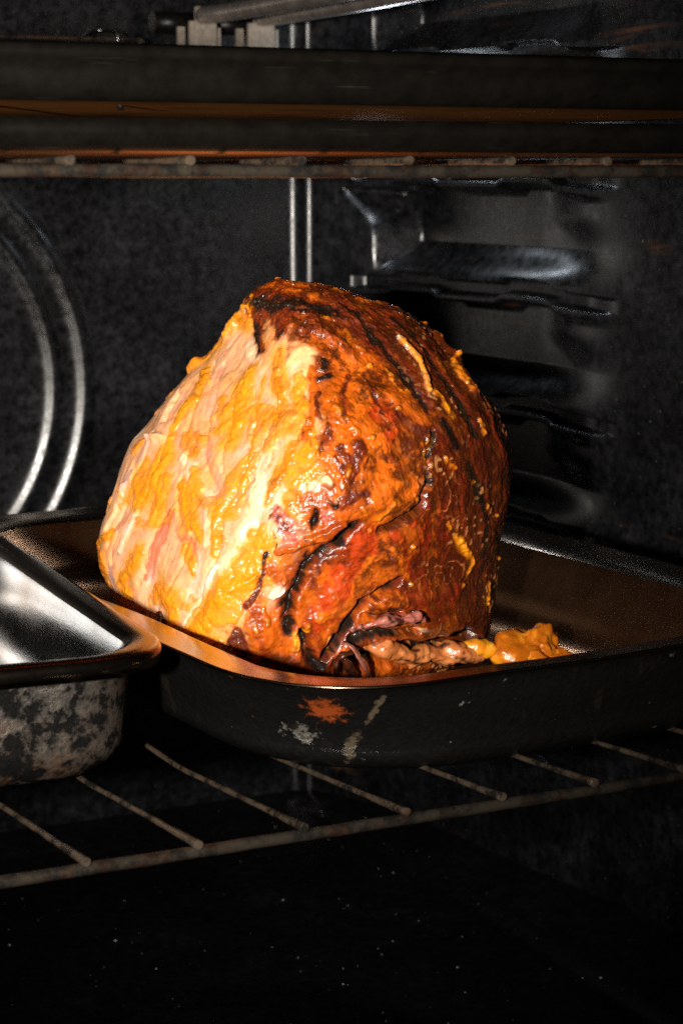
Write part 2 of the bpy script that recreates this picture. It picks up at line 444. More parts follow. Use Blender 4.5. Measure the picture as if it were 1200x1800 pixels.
def loft(name, box, rad, prof, mat, parent, cap=False, dent=0, dseed=0):
    """prof: (inset, z, corner radius) rings; box x0,x1,y0,y1 is the outline at inset 0"""
    x0, x1, y0, y1 = box
    rings = []
    for ins, z, r in prof:
        q = rrect(x0 + ins, x1 - ins, y0 + ins, y1 - ins, r)
        rings.append(np.concatenate([q, np.full((len(q), 1), z)], 1))
    P = np.stack(rings, 0)          # k x n x 3
    k, n = P.shape[:2]
    V = P.reshape(-1, 3)
    if dent: V = V + np.stack([noise(V, .06, dseed), noise(V, .06, dseed + 1), .5 * noise(V, .08, dseed + 2)], -1) * dent
    F = [(i * n + j, i * n + (j + 1) % n, (i + 1) * n + (j + 1) % n, (i + 1) * n + j) for i in range(k - 1) for j in range(n)]
    me = bpy.data.meshes.new(name)
    if cap:
        V = np.concatenate([V, V[-n:].mean(0)[None]]); c = len(V) - 1
        F += [((k - 1) * n + j, (k - 1) * n + (j + 1) % n, c) for j in range(n)]
    me.from_pydata([tuple(v) for v in V], [], F); me.update()
    bm = bmesh.new(); bm.from_mesh(me); bmesh.ops.recalc_face_normals(bm, faces=bm.faces); bm.to_mesh(me); bm.free()
    return link(name, me, mat, parent)
def arcprof(i0, z0, i1, z1, r0, r1, n, kind):
    """quarter-ellipse between two rings; kind 'in': leaves along z, ends along inset; 'out': leaves along inset, ends along z"""
    o = []
    for k in range(n + 1):
        a = math.pi / 2 * k / n
        if kind == 'out2':
            u = k / n; o.append((i0 + (i1 - i0) * (u * .45 + .55 * u * u), z0 + (z1 - z0) * (1 - (1 - u) ** 1.9), r0 + (r1 - r0) * u)); continue
        s, c = (1 - math.cos(a), math.sin(a)) if kind == 'in' else (math.sin(a), 1 - math.cos(a))
        o.append((i0 + (i1 - i0) * s, z0 + (z1 - z0) * c, r0 + (r1 - r0) * k / n))
    return o

def roasting_pan():
    t = empty('roasting_pan', (.400, .81, .1845), R_(4.2))
    tag(t, 'large shallow roasting pan with burnt black sides, holding the ham', 'roasting pan', 'roasting pans')
    b = (-.132, .134, -.201, .205)
    H = .0409
    # outside: crust from lip underside down to the base
    loft('outer_shell', b, 0, [(.0012, H - .0016, .060), (.0045, H - .004, .058)] + [(.0050, H - .008, .065), (.0075, H - .015, .072), (.0100, H - .022, .074), (.0125, H - .029, .077)] + arcprof(.0125, H - .029, .028, 0, .077, .072, 12, 'in')[1:] + [(.075, 0, .04)], CRUST, t, True, .0012, 3)
    lip = loft('lip', b, 0, [(.0012, H - .0016, .060), (.0002, H - .0012, .060), (0, H - .0004, .060), (.0006, H, .060), (.0016, H - .0002, .059), (.010, H - .0012, .056), (.018, H - .0024, .052), (.0210, H - .0036, .050)], STEEL_LIP, t, False, .0012, 3)
    loft('inner_shell', b, 0, [(.0210, H - .0036, .050), (.0228, H - .006, .050), (.0262, H - .011, .053), (.0330, H - .022, .060)] + arcprof(.0350, H - .022, .056, .0022, .060, .060, 10, 'in')[1:] + [(.085, .0022, .03)], STEEL_IN, t, True, .0012, 3)
    return t
roasting_pan()

def small_pan():
    t = empty('steel_pan', (.160, .80, .1845), R_(-3.0))
    tag(t, 'smaller deep stainless pan with flat rim, front left beside the ham', 'steel pan', 'roasting pans')
    b = (-.105, .1125, -.1445, .15)
    H = .0495
    loft('outer_shell', b, 0, [(.010, H - .0035, .026), (.0108, H - .008, .026), (.0115, H - .020, .026), (.0125, H - .032, .026)] + arcprof(.0125, H - .032, .030, 0, .026, .020, 10, 'in')[1:] + [(.05, 0, .01)], CRUST_SMALL, t, True, .0005, 8)
    loft('rim', b, 0, [(.010, H - .0035, .026), (.0035, H - .0036, .031), (.0012, H - .0075, .033), (.0004, H - .0072, .0335), (0, H - .003, .034), (.0006, H - .0012, .034), (.0020, H - .0002, .033), (.004, H, .032), (.0085, H - .0004, .028), (.0112, H - .0012, .026), (.0125, H - .003, .025)], STEEL_LIP, t, False, .0005, 8)
    loft('inner_shell', b, 0, [(.0125, H - .003, .025), (.0134, H - .006, .0245), (.0142, H - .014, .0245), (.0155, H - .026, .0245)] + arcprof(.0155, H - .026, .034, .002, .0245, .018, 10, 'in')[1:] + [(.06, .002, .01)], STEEL_SMALL, t, True, .0005, 8)
small_pan()

def tray(z0, z1, rim, label, x1, yf):
    t = empty('baking_tray', (.22, .78, z0))
    tag(t, label, 'baking tray', 'dark trays on the upper rack')
    h = z1 - z0
    b = (-.21, x1 - .22, yf - .78, .20)
    prof = [(.0035, h - .002, .02), (.0008, h - .0035, .021), (0, h - .006, .022), (.0006, h * .45, .022), (.0025, h * .18, .021), (.006, .0008, .02)]
    if rim: prof = [(.004, h + .0012, .02), (.001, h + .0050, .02), (-.0012, h + .0066, .021), (-.0030, h + .0050, .022), (-.0034, h + .0032, .022), (-.0026, h + .0016, .022), (-.0004, h, .022)] + [(.0002, h - .003, .022), (.0006, h * .5, .022), (.0025, h * .18, .021), (.006, .0008, .02)]
    loft('tray_wall', b, 0, prof, TRAY, t)
    loft('tray_bottom', b, 0, [(.006, .0008, .02), (.009, 0, .02), (.02, 0, .015)], TRAY_UNDER, t, True)
    if not rim:
        for x in (-.07, -.03):
            sweep('spacer', [(x, b[2] + .012, h - .003), (x, b[2] + .012, h + .0025)], .0014, TRAY, t, 8)
    else:
        for x in (-.03, .02): sweep('foot', [(x, b[2] + .016, .002), (x, b[2] + .016, -.0016)], .0012, TRAY, t, 8)
    return t
tray(.4056, .4190, False, 'lower dark tray resting on the upper rack wires', .52, .625)
tray(.4212, .4334, True, 'upper dark tray with rolled rim, stacked on the lower tray', .52, .625)

# ---------------------------------------------------------------- heating element at the top
def heater():
    t = empty('grill_element', (.50, 1.15, .47)); o = np.array([.50, 1.15, .47])
    tag(t, 'grill heating element tubes with two cross shaped brackets, top centre', 'heating element')
    for cx, X2 in ((.4835, .505), (.5215, .548)):
        z0 = .492
        sweep('heater_tube', np.array([(cx, 1.150, z0 - .001), (cx + .004, 1.10, z0 - .001), (cx + .010, .95, z0 + .001), (X2, .62, z0 + .004)]) - o, .0052, TUBE, t, 16, sub=8)
        sweep('ceramic_sleeve', np.array([(cx - .022, 1.176, z0 - .004), (cx + .008, 1.176, z0 - .004)]) - o, .0065, TRAY, t, 14)
        def plate(name, poly, y0, y1, par):
            n = len(poly)
            V = [(x + cx, y0, z) for x, z in poly] + [(x + cx, y1, z) for x, z in poly]
            F = [tuple(range(n)), tuple(range(2 * n - 1, n - 1, -1))] + [(i, (i + 1) % n + 0, (i + 1) % n + n, i + n) for i in range(n)]
            me = bpy.data.meshes.new(name); me.from_pydata([tuple(np.array(v) - o) for v in V], [], F); me.update()
            bm = bmesh.new(); bm.from_mesh(me); bmesh.ops.recalc_face_normals(bm, faces=bm.faces); bm.to_mesh(me); bm.free()
            return link(name, me, BRACKET, par, False)
        br = plate('bracket', [(-.0085, .455), (-.003, .455), (-.003, .4715), (.0035, .4715), (.0035, .455), (.0085, .455), (.0085, .4875), (.0045, .4875), (.0045, .496), (-.0045, .496), (-.0045, .4875), (-.0085, .4875)], 1.150, 1.1525, t)
        for sx in (-1, 1):
            xx = sorted((sx * .0092, sx * .0138))
            plate('bracket_wing', [(xx[0], .455), (xx[1], .455), (xx[1], .4845), (xx[0], .4845)], 1.156, 1.158, br)
        plate('spring_tab', [(-.0028, .455), (.0034, .455), (.0034, .470), (-.0028, .4685)], 1.1535, 1.155, br)
heater()
def sensor():
    o = np.array([.38, 1.17, .476])
    t = empty('temperature_probe', tuple(o)); tag(t, 'thin temperature probe rod along the back wall, top left', 'probe')
    sweep('rod', np.array([(.28, 1.165, .4765), (.40, 1.165, .4765), (.4475, 1.165, .4770), (.4490, 1.165, .4745), (.4490, 1.165, .4690)]) - o, .0011, WIRE, t, 10, sub=4)
    sweep('clip', np.array([(.420, 1.185, .478), (.420, 1.162, .4805), (.431, 1.160, .4805), (.433, 1.160, .474)]) - o, .0022, STEEL_SMALL, t, 10, sub=4, squash=.4)
sensor()

# ============================================================ the ham
HAM_MARKS = [
    ('p', 'amber', 0, [(-16.2, -11.7, 151.3, 9.6),(5.7, -31.4, 143.1, 16.4),(24.2, -45.8, 125.6, 18.5),(28.3, -66.0, 100.4, 18.1),(26.3, -74.4, 79.0, 18.0),(24.0, -72.5, 55.2, 18.1),(14.8, -70.1, 31.7, 16.0),(-3.3, -71.9, 15.7, 11.4)]),
    ('p', 'brown', 0, [(5.3, -10.8, 153.5, 6.2),(24.4, -10.3, 148.6, 7.2),(43.4, -15.4, 137.3, 9.5),(57.4, -25.5, 118.9, 10.6),(71.5, -32.3, 96.0, 11.8),(77.8, -28.6, 69.2, 10.7),(76.2, -21.8, 41.4, 9.6),(75.8, -18.1, 15.7, 9.7)]),
    ('p', 'brown', 0, [(36.0, -28.5, 133.5, 6.1),(49.9, -41.5, 113.6, 7.0),(61.5, -43.7, 97.5, 7.9)]),
    ('p', 'deepred', 0.3, [(55.2, -54.0, 89.4, 7.8),(61.3, -50.0, 72.7, 9.3),(61.6, -44.7, 52.9, 10.3),(61.0, -40.1, 35.1, 10.4),(56.4, -42.3, 23.7, 7.1)]),
    ('p', 'deepred', 0.3, [(46.8, -61.7, 67.4, 6.0),(46.0, -58.8, 52.9, 6.9),(46.0, -52.9, 32.8, 6.5)]),
    ('p', 'red', 0.3, [(31.2, -61.5, 105.5, 5.9),(32.9, -67.4, 93.5, 5.0)]),
    ('p', 'red', 0.2, [(27.3, -55.4, 115.2, 2.7),(23.8, -65.2, 104.6, 3.2)]),
    ('p', 'red', 0.4, [(23.8, -73.1, 58.1, 6.3),(19.4, -72.1, 46.0, 8.6),(11.1, -71.6, 32.3, 7.3),(3.4, -71.6, 22.0, 4.1)]),
    ('p', 'orange', 0.3, [(27.2, -69.5, 49.5, 2.3),(20.6, -68.2, 34.0, 2.1),(14.8, -69.2, 28.3, 2.3),(5.6, -71.8, 25.4, 2.1)]),
    ('p', 'orange', 0.3, [(35.4, -63.4, 44.3, 2.8),(29.4, -66.2, 42.6, 2.3)]),
    ('p', 'red', 0.3, [(37.8, -65.8, 58.7, 5.9),(44.4, -61.8, 60.5, 5.0),(37.8, -63.5, 49.5, 5.5)]),
    ('p', 'orange', 0.5, [(19.3, -47.5, 125.9, 4.6),(23.9, -56.9, 115.2, 4.6),(20.0, -66.1, 105.1, 4.1),(35.2, -69.4, 84.6, 5.0),(29.2, -73.2, 78.5, 5.4),(23.7, -72.0, 92.0, 4.5)]),
    ('p', 'orange', 0.4, [(37.6, -68.7, 73.3, 4.1),(31.2, -71.4, 68.0, 4.1),(45.7, -63.8, 77.3, 2.7)]),
    ('p', 'orange', 0.3, [(35.2, -66.5, 54.7, 2.3),(37.9, -61.8, 44.3, 2.5),(44.1, -55.1, 35.7, 2.1)]),
    ('p', 'orange', 0.3, [(12.4, -61.5, 113.6, 3.6),(14.6, -72.2, 96.5, 3.6),(12.7, -78.0, 81.3, 4.5)]),
    ('p', 'face', 0, [(-23.3, -18.3, 132.8, 8.1),(-32.4, -27.8, 112.0, 14.2),(-41.6, -35.3, 92.0, 16.5),(-53.5, -35.9, 70.4, 18.9),(-63.4, -34.5, 48.3, 19.0),(-68.9, -30.2, 30.6, 16.7)]),
    ('p', 'face', 0, [(-1.2, -49.7, 125.9, 5.5),(-6.8, -59.6, 108.7, 10.2),(-14.8, -64.6, 91.0, 11.4),(-21.3, -71.0, 69.2, 11.3),(-28.0, -73.7, 48.9, 11.3),(-37.6, -69.3, 29.4, 11.4),(-43.0, -63.5, 16.3, 6.9)]),
    ('p', 'peach', 0.4, [(-0.5, -48.1, 128.1, 5.1),(-1.1, -57.0, 117.1, 4.6),(-3.7, -62.4, 107.8, 3.6)]),
    ('p', 'cream', 0.5, [(-5.2, -62.9, 105.5, 2.7),(-12.4, -62.1, 98.0, 5.0),(-15.9, -64.0, 90.5, 4.1),(-19.1, -66.6, 81.3, 3.6),(-20.4, -72.2, 68.0, 3.4),(-24.6, -73.5, 57.0, 4.5),(-31.9, -71.6, 46.0, 3.2)]),
    ('p', 'orange', 0, [(3.8, -52.5, 124.1, 2.1),(4.1, -64.5, 109.5, 2.3),(1.1, -70.4, 98.5, 2.0)]),
    ('p', 'cream', 0.4, [(-23.1, -20.2, 131.0, 3.6),(-18.7, -32.2, 124.5, 2.3)]),
    ('p', 'cream', 0.7, [(-51.2, -29.6, 85.7, 2.4),(-45.9, -39.7, 79.0, 3.8),(-40.4, -49.3, 72.7, 2.8),(-37.6, -56.3, 65.7, 2.3),(-38.2, -61.4, 54.7, 1.8)]),
    ('p', 'white', 0.6, [(-66.6, -4.7, 91.0, 1.7),(-71.0, -7.6, 81.9, 1.7),(-74.3, -9.2, 72.7, 1.7)]),
    ('p', 'white', 0.9, [(-72.4, -18.4, 59.3, 1.7),(-76.0, -18.3, 49.5, 2.4),(-78.5, -17.3, 42.6, 1.9)]),
    ('p', 'white', 0.9, [(-34.3, -69.3, 46.6, 1.6),(-39.9, -66.6, 35.7, 2.1),(-45.5, -60.8, 23.1, 1.6),(-46.4, -59.2, 19.1, 1.2)]),
    ('p', 'white', 0.5, [(-23.4, -73.1, 60.5, 2.0),(-19.6, -74.5, 64.0, 2.5)]),
    ('p', 'pink', -0.3, [(-35.9, -12.0, 121.5, 1.7),(-39.2, -22.2, 109.5, 2.1),(-41.3, -33.6, 94.5, 2.1),(-38.1, -44.9, 84.1, 2.3),(-34.7, -54.3, 75.0, 2.5)]),
    ('p', 'pink', -0.2, [(-48.3, -2.7, 114.0, 1.2),(-53.7, -5.9, 106.0, 1.2),(-57.7, -8.8, 99.0, 1.5)]),
    ('p', 'lightpink', 0.2, [(-26.0, -52.2, 92.5, 3.0),(-28.7, -53.4, 86.8, 2.3)]),
    ('p', 'pink', -0.6, [(-21.7, -64.5, 80.7, 2.3),(-28.0, -63.2, 72.1, 1.8),(-31.5, -62.4, 66.9, 1.6),(-33.6, -64.4, 58.7, 1.4)]),
    ('p', 'meat', -0.3, [(-56.2, -36.7, 62.2, 2.6),(-60.6, -35.9, 52.3, 3.8),(-65.7, -34.0, 40.9, 3.1),(-68.5, -31.1, 34.0, 1.9)]),
    ('p', 'meat', -0.2, [(-51.2, -43.9, 58.7, 2.8),(-46.0, -54.5, 50.0, 3.5),(-44.1, -58.8, 46.0, 1.8)]),
    ('p', 'meat', 0, [(-41.9, -49.4, 69.2, 2.1)]),
    ('p', 'tissue', 0, [(-67.4, -6.1, 88.9, 1.9),(-72.6, -7.0, 79.6, 2.4),(-79.6, -2.9, 68.0, 2.2)]),
    ('p', 'tissue', -0.2, [(-84.3, -8.8, 34.0, 2.4),(-82.4, -9.3, 25.4, 2.2)]),
    ('p', 'tissue', -0.2, [(-56.6, -45.7, 31.7, 1.2),(-60.3, -39.7, 23.1, 1.4)]),
    ('p', 'pink', -0.2, [(-76.0, -13.4, 59.3, 1.2),(-81.6, -9.1, 51.2, 1.5),(-85.7, -6.8, 37.4, 1.2)]),
    ('g', '', -1.1, [(-39.6, -5.2, 121.9, 1.5),(-45.0, -15.6, 108.7, 1.4),(-49.5, -23.8, 95.0, 1.4)]),
    ('g', '', -1.1, [(-34.4, -12.8, 122.6, 1.4),(-39.2, -26.6, 105.1, 1.4),(-41.4, -39.1, 87.3, 1.4),(-36.0, -53.9, 73.3, 1.4)]),
    ('g', '', -1.1, [(-29.2, -33.3, 110.3, 1.4),(-32.1, -43.3, 95.0, 1.4),(-33.8, -50.8, 82.4, 1.4)]),
    ('g', '', -1.1, [(-21.3, -39.7, 113.6, 1.4),(-22.0, -52.1, 98.5, 1.4),(-24.6, -58.6, 85.7, 1.4),(-32.3, -61.9, 66.3, 1.4)]),
    ('g', '', -1.1, [(-57.4, -15.0, 94.0, 1.4),(-63.8, -20.2, 77.9, 1.4),(-70.7, -19.1, 62.8, 1.4)]),
    ('g', '', -1.1, [(-49.2, -31.4, 86.2, 1.4),(-53.2, -35.2, 72.7, 1.4),(-51.2, -43.3, 59.9, 1.4)]),
    ('g', '', -1.1, [(-58.8, -33.4, 62.8, 1.4),(-65.6, -31.9, 48.3, 1.4),(-70.4, -28.3, 30.6, 1.4)]),
    ('g', '', -1.1, [(-45.5, -50.6, 58.7, 1.4),(-49.9, -52.0, 44.9, 1.4),(-55.6, -46.9, 29.4, 1.4)]),
    ('g', '', -1.1, [(-72.4, -9.8, 76.2, 1.5),(-79.8, -7.8, 58.7, 1.5),(-85.1, -6.9, 43.7, 1.5)]),
    ('g', '', -1.1, [(-32.0, -64.9, 61.1, 1.4),(-36.0, -67.2, 47.7, 1.4),(-42.6, -64.1, 30.6, 1.4)]),
    ('g', '', -1.1, [(-15.0, -58.7, 99.5, 1.4),(-21.8, -63.8, 81.9, 1.4),(-28.4, -63.8, 70.4, 1.4)]),
    ('g', '', -1.6, [(-21.7, -58.0, 91.0, 0.9),(-26.3, -61.0, 79.0, 0.9),(-31.1, -61.3, 69.8, 1.1),(-33.8, -65.4, 56.4, 1.1)]),
    ('g', '', -1.4, [(-80.0, -11.9, 50.6, 1.2),(-83.6, -9.7, 42.6, 1.5),(-82.8, -11.6, 36.9, 1.2)]),
    ('c', 'darkred', 0.5, [(-19.7, -7.4, 150.9, 3.4),(-20.0, -14.0, 143.1, 2.9),(-18.5, -22.9, 135.3, 2.8),(-17.1, -30.0, 129.2, 2.1)]),
    ('c', 'char_and_shade', 0.5, [(-20.8, -5.8, 150.9, 1.9),(-20.9, -12.7, 143.1, 1.4),(-19.3, -21.7, 135.3, 1.7),(-18.0, -28.7, 129.2, 1.2)]),
    ('c', 'char_and_shade', 0.7, [(-17.5, -10.2, 151.1, 2.9),(-7.0, -22.8, 149.4, 3.5),(0.6, -26.2, 147.1, 3.3),(9.6, -22.3, 147.8, 2.8),(20.4, -22.1, 145.2, 2.8),(26.5, -26.4, 140.3, 3.1)]),
    ('c', 'char_and_shade', 0.6, [(-11.4, -28.3, 142.2, 1.9),(-9.6, -34.9, 136.6, 2.1)]),
    ('c', 'darkred', 1.2, [(1.7, -32.2, 143.1, 3.3),(2.2, -37.9, 138.3, 3.3)]),
    ('c', 'char_and_shade', 0.8, [(0.9, -35.0, 140.9, 1.4),(-2.5, -38.5, 137.7, 1.4)]),
    ('c', 'char_and_shade', 0.9, [(6.3, -49.0, 127.8, 1.8),(7.2, -51.4, 125.2, 2.1)]),
    ('c', 'char_and_shade', 0.6, [(9.6, -53.6, 122.6, 1.6),(5.8, -55.6, 120.8, 1.1)]),
    ('c', 'darkred', 0.4, [(5.9, -60.2, 115.5, 1.1),(6.0, -66.6, 106.9, 0.9),(8.9, -68.4, 104.2, 1.1)]),
    ('c', 'char_and_shade', 0.3, [(19.7, -26.7, 142.8, 1.9),(28.9, -33.4, 133.9, 2.1),(35.8, -39.1, 125.2, 2.1)]),
    ('c', 'darkred', 0.3, [(-17.3, -14.8, 146.7, 3.8),(-8.7, -27.6, 145.7, 5.2),(5.4, -30.3, 143.9, 5.6),(19.6, -29.8, 140.6, 4.7),(28.9, -33.4, 133.9, 3.7)]),
    ('c', 'char_and_shade', 0.5, [(-19.1, -10.5, 148.6, 3.4),(-13.5, -19.5, 148.2, 4.7),(-1.5, -27.3, 146.7, 5.4),(11.2, -26.0, 145.5, 4.7),(20.6, -26.2, 142.8, 4.2)]),
    ('c', 'darkred', 0.2, [(72.5, -34.8, 89.4, 3.3),(76.1, -30.6, 66.9, 3.3),(74.8, -24.4, 42.0, 3.1),(71.3, -25.9, 22.6, 2.9)]),
    ('c', 'darkred', 0.2, [(37.5, -58.4, 105.1, 2.3),(45.6, -57.0, 99.0, 2.3),(58.8, -47.7, 95.5, 2.8)]),
    ('c', 'darkred', 0.2, [(36.2, -19.2, 140.0, 2.4),(48.1, -21.7, 129.2, 2.1),(61.9, -29.4, 112.4, 2.4)]),
    ('c', 'char_and_shade', 0.2, [(77.5, -30.3, 74.4, 1.4),(77.6, -24.8, 56.4, 1.4),(75.5, -21.6, 36.3, 1.4)]),
    ('p', 'brown', 0.2, [(-8.4, -69.8, 3.6, 2.8),(3.0, -66.2, 1.6, 2.3)]),  # brown foot, darkened in colour where the pan lip's shadow falls
    ('c', 'darkred', 0.1, [(-79.7, -9.1, 15.2, 2.0),(-66.7, -29.0, 14.6, 2.2),(-56.1, -43.0, 12.3, 1.9)]),  # browned lower left, also painted darker for the small pan's shadow
    ('g', 'char_and_shade', -1.8, [(14.8, -15.8, 149.4, 2.4),(24.2, -27.4, 140.6, 3.1),(30.6, -34.9, 131.7, 3.3),(38.2, -39.0, 123.7, 3.3),(43.6, -44.8, 115.5, 3.2),(49.0, -48.9, 106.9, 2.5)]),
    ('c', 'darkred', 0, [(14.8, -15.8, 149.4, 3.3),(24.2, -27.4, 140.6, 4.5),(30.6, -34.9, 131.7, 4.4),(38.2, -39.0, 123.7, 4.2),(43.6, -44.8, 115.5, 3.9),(49.0, -48.9, 106.9, 3.0)]),
    ('c', 'char_and_shade', 0, [(17.2, -20.6, 146.9, 2.1),(25.3, -28.6, 139.3, 2.6),(30.6, -34.9, 131.7, 2.1),(38.2, -39.0, 123.7, 2.3),(44.1, -45.3, 114.8, 2.1),(49.0, -48.9, 106.9, 1.4)]),
    ('g', 'char_and_shade', -1.6, [(46.9, -18.5, 132.5, 2.4),(52.7, -24.0, 123.7, 3.3),(57.6, -29.9, 115.9, 3.5),(63.3, -35.0, 106.0, 3.5),(69.1, -35.8, 95.5, 3.3)]),
    ('c', 'darkred', 0, [(46.9, -18.5, 132.5, 3.3),(52.7, -24.0, 123.7, 4.3),(57.6, -29.9, 115.9, 4.7),(63.3, -35.0, 106.0, 4.7),(69.1, -35.8, 95.5, 4.2)]),
    ('c', 'char_and_shade', 0, [(46.9, -18.5, 132.5, 1.4),(52.7, -24.0, 123.7, 2.1),(57.6, -29.9, 115.9, 2.4),(63.3, -35.0, 106.0, 2.8),(69.9, -35.5, 94.5, 2.3)]),
    ('c', 'char_and_shade', 0, [(54.0, -47.7, 102.8, 2.1),(61.3, -46.5, 93.0, 2.3),(68.8, -41.8, 83.0, 2.6),(73.7, -34.9, 70.4, 2.6),(75.7, -27.4, 54.7, 2.4),(73.6, -25.6, 39.7, 2.2)]),
    ('c', 'char_and_shade', 0.2, [(36.2, -16.1, 141.9, 2.4),(43.2, -19.4, 134.9, 2.1)]),
    ('p', 'white', 1.0, [(37.7, -25.1, 134.9, 1.4),(44.0, -28.4, 127.8, 1.2),(47.3, -32.5, 122.3, 0.9),(48.8, -36.7, 118.2, 1.2),(49.9, -41.5, 113.6, 0.9)]),
    ('g', 'char_and_shade', -4.5, [(50.9, -53.2, 98.5, 1.1),(49.5, -58.5, 89.9, 1.1),(50.3, -60.4, 79.0, 1.1),(47.3, -61.7, 69.2, 1.4),(38.9, -66.5, 65.1, 1.4),(29.9, -70.9, 61.6, 1.1)]),
    ('c', 'char_and_shade', 0, [(51.1, -53.6, 97.5, 1.4),(50.5, -57.8, 89.9, 1.1),(50.9, -60.0, 79.0, 1.1)]),  # black down the crease: shade beside the overhanging edge, painted in
    ('c', 'brown', 0, [(48.1, -61.2, 69.8, 1.8),(38.5, -66.5, 64.0, 1.4),(29.7, -70.9, 61.1, 1.4)]),
    ('c', 'darkred', 0.5, [(21.4, -71.8, 94.0, 2.0),(18.9, -74.4, 89.4, 2.2),(17.5, -76.6, 83.5, 1.3)]),
    ('c', 'darkred', 0.5, [(14.6, -73.1, 94.5, 1.6),(16.1, -76.3, 85.7, 1.8),(12.7, -75.2, 90.5, 1.3)]),
    ('c', 'darkred', 0.3, [(22.8, -75.8, 77.9, 1.8),(14.8, -78.3, 75.0, 2.0)]),
    ('c', 'darkred', 0.3, [(5.9, -74.4, 92.5, 1.3),(9.4, -71.4, 99.0, 1.3),(11.2, -67.2, 106.0, 1.1)]),
    ('c', 'darkred', -0.4, [(24.0, -49.1, 122.6, 0.9),(28.4, -57.1, 112.8, 0.9),(30.4, -61.2, 106.5, 0.9)]),
    ('c', 'darkred', -0.4, [(17.7, -52.4, 121.9, 0.9),(14.8, -61.1, 113.6, 1.1),(17.0, -67.5, 104.2, 0.9)]),
    ('p', 'pinkflesh', -0.4, [(-11.0, -77.2, 70.4, 2.2),(-6.8, -79.7, 66.3, 2.9),(-4.0, -80.4, 61.1, 2.9),(-6.4, -80.3, 56.4, 2.2)]),
    ('g', 'char_and_shade', -2.0, [(-11.4, -76.6, 71.5, 0.4),(-13.2, -77.4, 66.3, 0.5),(-10.5, -79.6, 60.5, 0.5),(-9.9, -80.1, 54.1, 0.5)]),
    ('c', 'char_and_shade', 0, [(-11.7, -76.7, 70.9, 0.4),(-13.2, -77.4, 66.3, 0.4),(-10.5, -79.6, 60.5, 0.4),(-9.9, -80.1, 55.2, 0.4)]),
    ('p', 'pinkflesh', -0.5, [(9.5, -79.4, 71.5, 2.2),(9.9, -79.3, 68.6, 1.8)]),
    ('g', 'char_and_shade', -4, [(4.8, -79.9, 72.1, 1.1),(4.6, -80.0, 68.0, 1.3),(4.3, -80.0, 65.1, 0.9)]),
    ('c', 'char_and_shade', 0, [(4.8, -79.9, 72.1, 1.3),(4.6, -80.0, 68.0, 1.3),(4.0, -80.0, 64.5, 0.9)]),
    ('p', 'amber', 3.0, [(-9.4, -80.2, 54.1, 1.3),(1.3, -80.0, 59.3, 1.8),(9.3, -78.8, 62.2, 1.8),(15.0, -77.7, 65.7, 1.6)]),
    ('g', 'char_and_shade', -6.5, [(21.0, -75.6, 65.7, 1.6),(11.0, -77.5, 55.8, 2.9),(1.8, -78.5, 48.3, 2.5),(-2.0, -77.4, 40.3, 2.3),(-5.2, -75.8, 30.6, 2.3),(-6.3, -73.6, 20.3, 1.6)]),
    ('c', 'char_and_shade', 0, [(21.0, -75.6, 65.7, 1.8),(10.6, -77.8, 56.4, 2.9),(1.4, -78.7, 48.9, 3.2),(-2.0, -77.4, 40.3, 2.7),(-5.2, -75.8, 30.6, 2.7),(-6.4, -73.5, 19.7, 1.8)]),  # valley black: burnt crust and the fold's shade painted together
    ('c', 'darkred', 0, [(6.1, -77.1, 47.2, 1.8),(3.8, -75.9, 40.3, 1.4)]),
    ('c', 'darkred', 0.8, [(-14.2, -79.5, 53.5, 1.1),(-16.4, -79.2, 46.6, 1.6),(-21.3, -77.6, 35.7, 1.6),(-24.4, -76.5, 31.1, 1.4)]),
    ('c', 'char_and_shade', 0.9, [(-13.3, -79.6, 54.1, 0.9),(-15.6, -79.4, 50.0, 0.9)]),
    ('p', 'amber', 1.2, [(-12.3, -79.7, 47.7, 3.1),(-7.7, -78.9, 43.2, 2.3)]),
    ('p', 'amber', 1.4, [(-18.7, -76.4, 26.6, 4.5),(-15.1, -74.1, 16.3, 4.6)]),
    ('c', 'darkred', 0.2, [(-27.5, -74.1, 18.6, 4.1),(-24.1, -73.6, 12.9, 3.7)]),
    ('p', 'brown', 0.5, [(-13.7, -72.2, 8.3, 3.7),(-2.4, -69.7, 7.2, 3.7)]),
    ('p', 'white', 2.0, [(-9.0, -78.1, 38.6, 2.5),(-12.1, -77.9, 35.7, 1.8)]),
    ('p', 'bone', 2.0, [(8.8, -78.3, 81.9, 2.0)]),
    ('p', 'bone', 1.5, [(11.3, -79.0, 75.6, 0.9)]),
    ('c', 'char_and_shade', 0.8, [(11.2, -79.1, 73.8, 1.3),(8.7, -79.3, 76.7, 0.9)]),
    ('g', 'char_and_shade', -8.0, [(38.0, -60.5, 40.3, 1.6),(31.7, -63.1, 35.7, 1.8),(22.7, -66.3, 30.0, 2.1),(17.8, -66.9, 23.7, 2.1),(13.6, -66.9, 16.9, 2.1),(8.8, -66.9, 8.9, 2.1)]),
    ('c', 'char_and_shade', 0, [(38.1, -60.6, 40.9, 1.6),(31.7, -63.1, 35.7, 2.1),(22.7, -66.3, 30.0, 2.3),(17.8, -66.9, 23.7, 2.3),(13.6, -66.9, 16.9, 2.5),(8.8, -66.9, 8.9, 2.8)]),  # second valley, the shade inside it painted in with the burnt crust
    ('g', 'char_and_shade', -7.0, [(-0.5, -71.8, 18.6, 1.6),(0.9, -69.9, 11.7, 2.1),(5.5, -66.7, 4.6, 2.1)]),
    ('c', 'char_and_shade', 0, [(-0.5, -71.8, 18.6, 1.8),(0.9, -69.9, 11.7, 2.3),(6.3, -66.4, 4.6, 2.8)]),  # short valley at the foot, colour blackened for the shade inside
    ('p', 'yellowfat', 1.5, [(-2.9, -72.3, 18.0, 1.8),(-3.6, -71.5, 14.0, 1.6)]),
